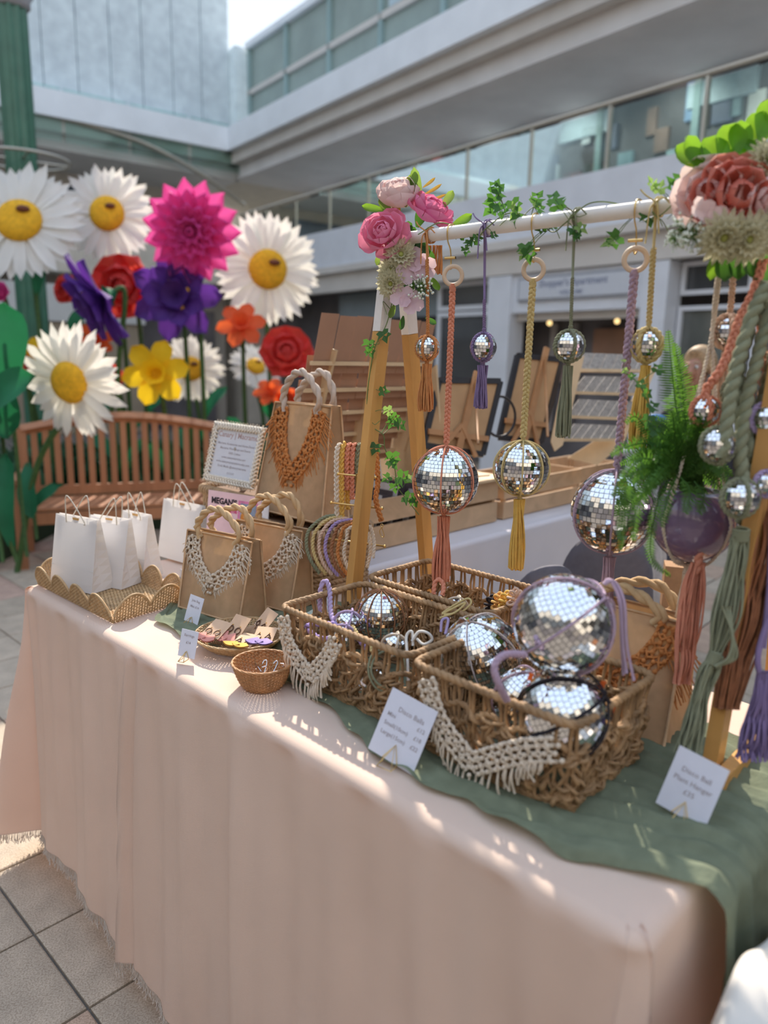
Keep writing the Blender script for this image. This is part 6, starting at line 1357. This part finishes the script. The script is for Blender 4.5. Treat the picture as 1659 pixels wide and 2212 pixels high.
# ---- rack of kraft paper cards, seen from behind
mkr = mat('kraft_brown', (.42, .25, .17), .8, var=.06, scale=8, bump=.1); 
def solve_h(px, py, u):
    d = ray(px, py); o = O; t = (u-(CAM-o)@U)/(d@U); return (CAM+t*d)[2]-TZ
rk = thing('card_rack', 'tiered birch rack of kraft brown cards standing behind the jute tote', 'card rack', W(.05, 1.2, .006), )
ys = [786, 840, 887, 932, 975]; us_ = [.20, .155, .11, .065, .02]; hs = [solve_h(810, y, u) for y, u in zip(ys, us_)]
VL, VRr = .90, 1.50
for k, (u, h) in enumerate(zip(us_, hs)):
    g = MB(); g.box(W(u+.012, (VL+VRr)/2, h), (.012, VRr-VL+.03, .014), (U, V, Z)); sl = part('shelf_bar', g, mply, rk, flat=True)
    top_h = .165 if k == 0 else .125
    nC = 7; cw = (VRr-VL)/nC
    for i in range(nC):
        v = VL+cw*(i+.5)+rd.uniform(-.003, .003); z1 = h+top_h+rd.uniform(-.004, .004); du = .055 if k == 0 else .03
        g = MB(); g.slab([W(u-.010, v-cw*.475, h-.035), W(u-.010, v+cw*.475, h-.035), W(u+du-.010, v+cw*.475, z1), W(u+du-.010, v-cw*.475, z1)], U, .0016); part('kraft_card', g, mkr, rk, flat=True)
for v in (.985, 1.51, 1.24):
    g = MB(); hb = .006; o_ = v; w_ = .010
    pts = [W(.00, v, hb), W(.12, v, hb), W(us_[4]+.07, v, hs[4]), W(us_[0]+.035, v, hs[0]+.045), W(us_[0]+.012, v, hs[0]+.05), W(us_[0]-.03, v, hs[0]-.02), W(-.06, v, hs[4])]
    g.slab(pts, V, w_); part('upright', g, mply, rk, flat=True)
g = MB(); g.slab([W(.0, 1.52, .19), W(.20, 1.52, .19), W(.27, 1.52, .45), W(.24, 1.52, hs[0]), W(.10, 1.52, hs[0]-.1)], V, .010); part('side_panel', g, mply, rk, flat=True)
# ---- two framed boards on table easels, seen from behind
mblk = mat('frame_black', (.025, .025, .03), .5, var=.1, bump=0); meas = mat('easel_wood', (.46, .24, .11), .6, var=.15, scale=12, bump=0); mhard = mat('hardboard', (.50, .31, .16), .7, var=.1, scale=8, bump=0)
def easel(label, TL, TR, BR, BL, d, dt, seed):
    a, b, c, e = at(*TL, d+dt), at(*TR, d+dt*1.0+.12), at(*BR, d+.12), at(*BL, d); n = nrm(np.cross(b-a, e-a)); n = n if n@cf < 0 else -n
    r = thing('framed_board', label, 'picture frame', (e+c)/2)
    g = MB()
    for p, q in ((a, b), (b, c), (c, e), (e, a)): g.quadbox(p, q, .024, .018, n)
    part('frame', g, mblk, r, flat=True); g = MB(); g.slab([a, b, c, e], n, .006); part('backing_board', g, mhard, r, flat=True)
    r2 = thing('table_easel', 'wooden easel holding '+label, 'easel', (e+c)/2+n*.02)
    m1, m2 = (a*.45+b*.55), (e*.45+c*.55); g = MB(); g.quadbox(m1+n*.018+(m1-m2)*.12, m2+n*.018-(m1-m2)*.02, .028, .012, n); part('mast', g, meas, r2, flat=True)
    g = MB(); g.quadbox(a*.2+e*.8+n*.018, b*.2+c*.8+n*.018, .022, .012, n); part('cross_bar', g, meas, r2, flat=True)
    for s in (.25, .80):
        p = e*(1-s)+c*s; g = MB(); g.quadbox((a*.5+b*.5)*.35+(e*.5+c*.5)*.65+n*.02, p+n*.03+(p-m2)*.1-Z*.02, .016, .012, n); part('leg', g, meas, r2, flat=True)
    g = MB(); g.tube([m1+n*.02, m2+n*.17-Z*.0], .006, 5); part('rear_strut', g, meas, r2)
easel('black-framed board left of the yellow braided cord', (948, 822), (1080, 824), (1042, 982), (914, 962), 2.95, .05, 1)
easel('taller black-framed board right of the yellow braided cord', (1118, 768), (1212, 778), (1168, 955), (1078, 945), 3.25, .05, 2)
g = MB(); g.torus(at(1080, 900, 3.15), .085, .006, (nrm(cr*.5+cf*.3), Z), 26, 5); o = part('wire_hoop', g, mblk); tag(o, 'black hoop standing between the two black-framed boards', 'hoop')
# ---- rack of grey patterned cards
mgc = mat('card_grey', (.40, .38, .36), .6, var=.25, scale=70, bump=0)
rk2 = thing('card_rack', 'tiered birch rack of small grey patterned cards at the far end of the back table', 'card rack', W(.12, 2.4, .17))
R2 = [((1258, 762), (1410, 768), (1395, 802), (1240, 800)), ((1262, 812), (1392, 815), (1372, 852), (1232, 848)), ((1250, 862), (1375, 868), (1352, 905), (1222, 900)), ((1240, 915), (1350, 920), (1330, 950), (1212, 950))]
for k, q in enumerate(R2):
    d0, d1 = 3.42, 3.62; P = [at(*q[0], d0-.01*k), at(*q[1], d1-.01*k), at(*q[2], d1-.03-.01*k), at(*q[3], d0-.03-.01*k)]; nC = 6; n = nrm(np.cross(P[1]-P[0], P[3]-P[0]))
    for i in range(nC):
        s0, s1 = (i+.03)/nC, (i+.97)/nC; g = MB(); g.slab([P[0]*(1-s0)+P[1]*s0, P[0]*(1-s1)+P[1]*s1, P[3]*(1-s1)+P[2]*s1, P[3]*(1-s0)+P[2]*s0], n, .003); part('grey_card', g, mgc, rk2, flat=True)
    g = MB(); g.quadbox(P[3], P[2], .014, .016, n); part('shelf_bar', g, mply, rk2, flat=True)
for (q, d) in (([(1222, 790), (1262, 768), (1240, 860), (1215, 962), (1198, 975), (1190, 955)], 3.36), ([(1400, 800), (1420, 790), (1345, 960), (1290, 1005), (1225, 990), (1280, 955), (1330, 930)], 3.60)):
    P = [at(x, y, d) for x, y in q]; g = MB(); g.slab(P, nrm(np.cross(P[1]-P[0], P[2]-P[0])), .012); part('side_panel', g, mply, rk2, flat=True)
# ---- small goods at the far end
bk = thing('camera_bag', 'black bag with a blue top at the far end of the back table', 'bag', at(1400, 965, 4.0))
g = MB(); g.sphere(at(1402, 925, 4.0), .10, 16, 10, (1.15, .7, .75)); part('bag_body', g, mat('nylon_black', (.02, .022, .03), .6, bump=.1), bk)
g = MB(); g.sphere(at(1415, 905, 3.97), .055, 12, 8, (1.2, .7, .5)); part('blue_flap', g, mat('nylon_blue', (.03, .14, .34), .6, bump=0), bk)
g = MB(); g.box(at(1380, 935, 3.90), (.045, .01, .05)); part('label', g, mat('label_white', (.7, .7, .75), .6, bump=0), bk, flat=True)
g = MB(); g.sphere(at(1325, 975, 3.9), .09, 14, 8, (1.3, .6, .28)); o = part('tissue_pile', g, mat('tissue', (.40, .44, .48), .8, var=.3, scale=30, bump=.5)); tag(o, 'crumpled grey-blue tissue beside the black bag on the back table', 'tissue')
# ---- chairs behind the stall
def tubchair(label, c, face, m, w_=.22, hb=.80, hs_=.44):
    r = thing('grey_chair', label, 'chair', c, 'grey chairs between the tables'); f = nrm(face); s = np.cross(Z, f); c = np.asarray(c, float)
    g = MB(); t = np.linspace(-1.25, 1.25, 20)
    P = []
    for hz, rr_ in ((hs_+.04, .94), (hs_+.2, 1.0), (hb-.06, 1.0), (hb, .97), (hb+.003, .90), (hb-.05, .88), (hs_+.04, .86)):
        cut = 1 if hz < hb-.1 else 0
        P.append([c-f*w_*rr_*math.cos(a)+s*w_*rr_*math.sin(a)+Z*(hz-(0 if hz < hs_+.1 else .22*abs(a/1.25)**2.5)) for a in t])
    g.grid(np.array(P)); part('backrest', g, m, r)
    g = MB(); g.lathe([(0.001, hs_-.03), (w_*.9, hs_-.03), (w_*.97, hs_), (w_*.9, hs_+.04), (.001, hs_+.045)], c*A3(1, 1, 0), 28); part('seat', g, m, r)
    for a in (.8, 2.3, 3.9, 5.5): g = MB(); e = A3(math.cos(a), math.sin(a), 0); g.tube([c*A3(1, 1, 0)+e*w_*.7+Z*(hs_-.03), c*A3(1, 1, 0)+e*w_*1.0], .012, 6); part('leg', g, MATS['grey_metal'], r)
mtub = mat('chair_grey', (.13, .125, .15), .8, var=.08, bump=.1)
q1 = at(1142, 1330, 2.75); tubchair('grey rounded chair back between the tables, left one', (q1[0], q1[1], 0), A3(-.3, 1, 0)*1, mtub, .16, at(1142, 1212, 2.62)[2], .5)
q2 = at(1300, 1300, 2.9); tubchair('grey rounded chair back between the tables, right one, half behind the mauve tassel', (q2[0], q2[1], 0), A3(.2, 1, 0), mtub, .19, at(1295, 1140, 2.75)[2], .52)
st_ = thing('steel_stool', 'chrome-legged stool far right beyond the brown fringe', 'stool', on(1640, 1330, 0)); qs = on(1640, 1330, 0); mchr = mat('chrome', (.7, .72, .75), .15, metal=1., var=0, bump=0)
g = MB(); g.lathe([(.001, .70), (.20, .70), (.21, .73), (.19, .76), (.001, .765)], qs, 28); part('seat', g, mtub, st_)
for a in (.3, 1.9, 3.4, 5.0): g = MB(); e = A3(math.cos(a), math.sin(a), 0); g.tube(bez([qs+e*.16+Z*.69, qs+e*.20+Z*.35, qs+e*.26+Z*.02], 12), .011, 6); part('leg', g, mchr, st_)
g = MB(); g.torus(qs+Z*.25, .215, .009, (A3(1, 0, 0), A3(0, 1, 0)), 30, 6); part('foot_ring', g, mchr, st_)
g = MB(); w1 = at(1405, 1200, 2.9); n = 14
P = np.array([[at(1366+74*i/(n-1), y, 2.95)+cf*.012*math.sin(i*1.7) for i in range(n)] for y in np.linspace(1150, 1350, 8)]); g.grid(P); g.grid(P[:, ::-1]+cf*.01); o = part('hanging_cloth', g, mat('cloth_greige', (.50, .47, .45), .9, bump=.1)); tag(o, 'pale greige cloth hanging beside the right grey chair', 'cloth')
g = MB(); k0 = on(1452, 1420, 0); pk = at(1465, 1300, 2.5); g.box(pk, (.11, .08, .26), (nrm(A3(1, -.3, 0)), nrm(A3(.3, 1, 0)), Z)); 
kb = thing('kraft_bag', 'brown kraft bag standing behind the slumped jute bag', 'bag', pk-Z*.13); part('bag_body', g, mat('kraft_tan', (.36, .20, .10), .8, bump=.1), kb, flat=True)
# ---- the stallholder
def person():
    hc = at(1510, 800, 4.0); x, y = hc[0], hc[1]; zh = hc[2]; r = thing('person', 'stallholder in a black top with tied-up fair hair, partly hidden behind the fern', 'person', (x, y, 0))
    f = nrm(A3(-.75, -.65, 0)); s = np.cross(Z, f)   # facing left and towards the camera; s = her left
    J = {}; o = A3(x, y, 0)
    def j(n, a, b, z, rx, ry=None): J[n] = (o+s*a+f*b+Z*z, rx, ry or rx)
    k = zh
    j('pelvis', 0, 0, k*.575, .135, .105); j('waist', 0, 0, k*.67, .115, .09); j('chest', 0, .0, k*.79, .135, .10); j('neckb', 0, -.01, k*.875, .058, .052); j('neck', 0, .005, k*.925, .046, .05); j('jaw', 0, .035, k*.955, .052, .066); j('head', 0, .012, k*1.01, .072, .092); j('crown', 0, .0, k*1.045, .052, .066)
    j('nose', 0, .112, k*.985, .010)
    for q, n in ((1, 'l'), (-1, 'r')):
        j('sh'+n, q*.155, 0, k*.855, .055); j('el'+n, q*.22, .03, k*.68, .038); j('wr'+n, q*.19, .20, k*.60, .025); j('pa'+n, q*.175, .27, k*.59, .030, .018)
        for i in range(4): j('f%d%s' % (i, n), q*.175+(-.03+.02*i), .33-.006*abs(i-1), k*.585, .0085); j('g%d%s' % (i, n), q*.175+(-.03+.02*i), .36-.010*abs(i-1), k*.57, .0075)
        j('th'+n, q*.135, .29, k*.59, .0095); j('ti'+n, q*.125, .325, k*.58, .0080)
        j('hip'+n, q*.085, 0, k*.535, .085); j('kn'+n, q*.095, .015, k*.29, .055); j('an'+n, q*.10, -.01, .08, .036); j('toe'+n, q*.11, .14, .035, .032)
    E = [('pelvis', 'waist'), ('waist', 'chest'), ('chest', 'neckb'), ('neckb', 'neck'), ('neck', 'jaw'), ('jaw', 'head'), ('head', 'crown'), ('head', 'nose')]
    for n in 'lr':
        E += [('chest', 'sh'+n), ('sh'+n, 'el'+n), ('el'+n, 'wr'+n), ('wr'+n, 'pa'+n), ('pelvis', 'hip'+n), ('hip'+n, 'kn'+n), ('kn'+n, 'an'+n), ('an'+n, 'toe'+n), ('pa'+n, 'th'+n), ('th'+n, 'ti'+n)]
        for i in range(4): E += [('pa'+n, 'f%d%s' % (i, n)), ('f%d%s' % (i, n), 'g%d%s' % (i, n))]
    names = list(J); me = bpy.data.meshes.new('body'); me.from_pydata([tuple(J[n][0]-o) for n in names], [(names.index(a), names.index(b)) for a, b in E], [])
    ob = bpy.data.objects.new('body', me); link(ob); ob.parent = r
    m = ob.modifiers.new('skin', 'SKIN'); m.use_smooth_shade = True; m2 = ob.modifiers.new('sub', 'SUBSURF'); m2.levels = 2; m2.render_levels = 2
    for i, n in enumerate(names): v = me.skin_vertices[0].data[i]; v.radius = (J[n][1], J[n][2]); v.use_root = (n == 'pelvis')
    bpy.context.view_layer.update(); dg = bpy.context.evaluated_depsgraph_get(); m3 = bpy.data.meshes.new_from_object(ob.evaluated_get(dg)); ob.modifiers.clear(); ob.data = m3
    sk = mat('skin', (.42, .22, .15), .5, var=.08, scale=8, bump=0); tp = mat('knit_black', (.03, .03, .04), .9, bump=.2); tr_ = mat('trousers', (.10, .11, .15), .9, bump=.1); sh = mat('shoe', (.2, .18, .17), .7, bump=0)
    m3.materials.clear(); [m3.materials.append(q) for q in (sk, tp, tr_, sh)]
    for p in m3.polygons:
        c = p.center; d_ = np.array(c)@f; p.use_smooth = True
        hand = d_ > .16 and c[2] < k*.66 and c[2] > k*.5
        p.material_index = 0 if (c[2] > k*.885 or hand) else 1 if c[2] > k*.56 else 3 if c[2] < .07 else 2
    mh = mat('hair_fair', (.42, .29, .17), .6, var=.3, scale=60, bump=.3); H = J['head'][0]
    g = MB(); g.sphere(H-f*.018+Z*.022, .1, 20, 14, (.84, 1.02, .98), (s, f, Z)); g.sphere(H-f*.10+Z*.055, .042, 12, 8)
    v = np.vstack(g.V); 
    for i in range(len(v)):
        q = (v[i]-H)@f; 
        if q > .05 and (v[i]-H)[2] < .065: v[i] -= f*(q-.045)*1.0
        if (v[i]-H)[2] < -.03: v[i] -= ((v[i]-H)-f*((v[i]-H)@f))*.25
    g.V = [v]; part('hair', g, mh, r)
    for q in (-1, 1):
        g = MB(); g.sphere(H+f*.080+s*q*.030+Z*.0, .011, 10, 8); part('eye', g, mat('eye_white', (.6, .58, .55), .2, bump=0), r)
        g = MB(); g.sphere(H+f*.090+s*q*.030, .005, 8, 6); part('iris', g, mat('iris_dark', (.03, .02, .015), .2, bump=0), r)
        g = MB(); g.sphere(H+s*q*.072-Z*.01-f*.0, .024, 10, 8, (.35, .7, 1.2), (s, f, Z)); part('ear', g, sk, r)
        g = MB(); g.sphere(H+s*q*.076-Z*.045, .008, 8, 6, (.6, .6, 1.4)); g.tube([H+s*q*.076-Z*.05, H+s*q*.076-Z*.075], .0015, 5); part('earring', g, msil, r)
        g = MB(); g.tube([H+f*.088+s*q*.018+Z*.022, H+f*.090+s*q*.032+Z*.026, H+f*.080+s*q*.045+Z*.022], .0035, 5); part('eyebrow', g, mh, r)
    g = MB(); g.tube(bez([H+f*.075-s*.022-Z*.055, H+f*.094-Z*.053, H+f*.075+s*.022-Z*.055], 9), .0055, 6); part('lips', g, mat('lips', (.42, .14, .12), .5, bump=0), r)
    g = MB(); nb = J['neckb'][0]+Z*.01; g.torus(nb+f*.012-Z*.0, .066, .003, (s, nrm(f-Z*.35)), 30, 5); g.sphere(nb+f*.075-Z*.03, .009, 8, 6); part('necklace', g, mgold, r)
person()
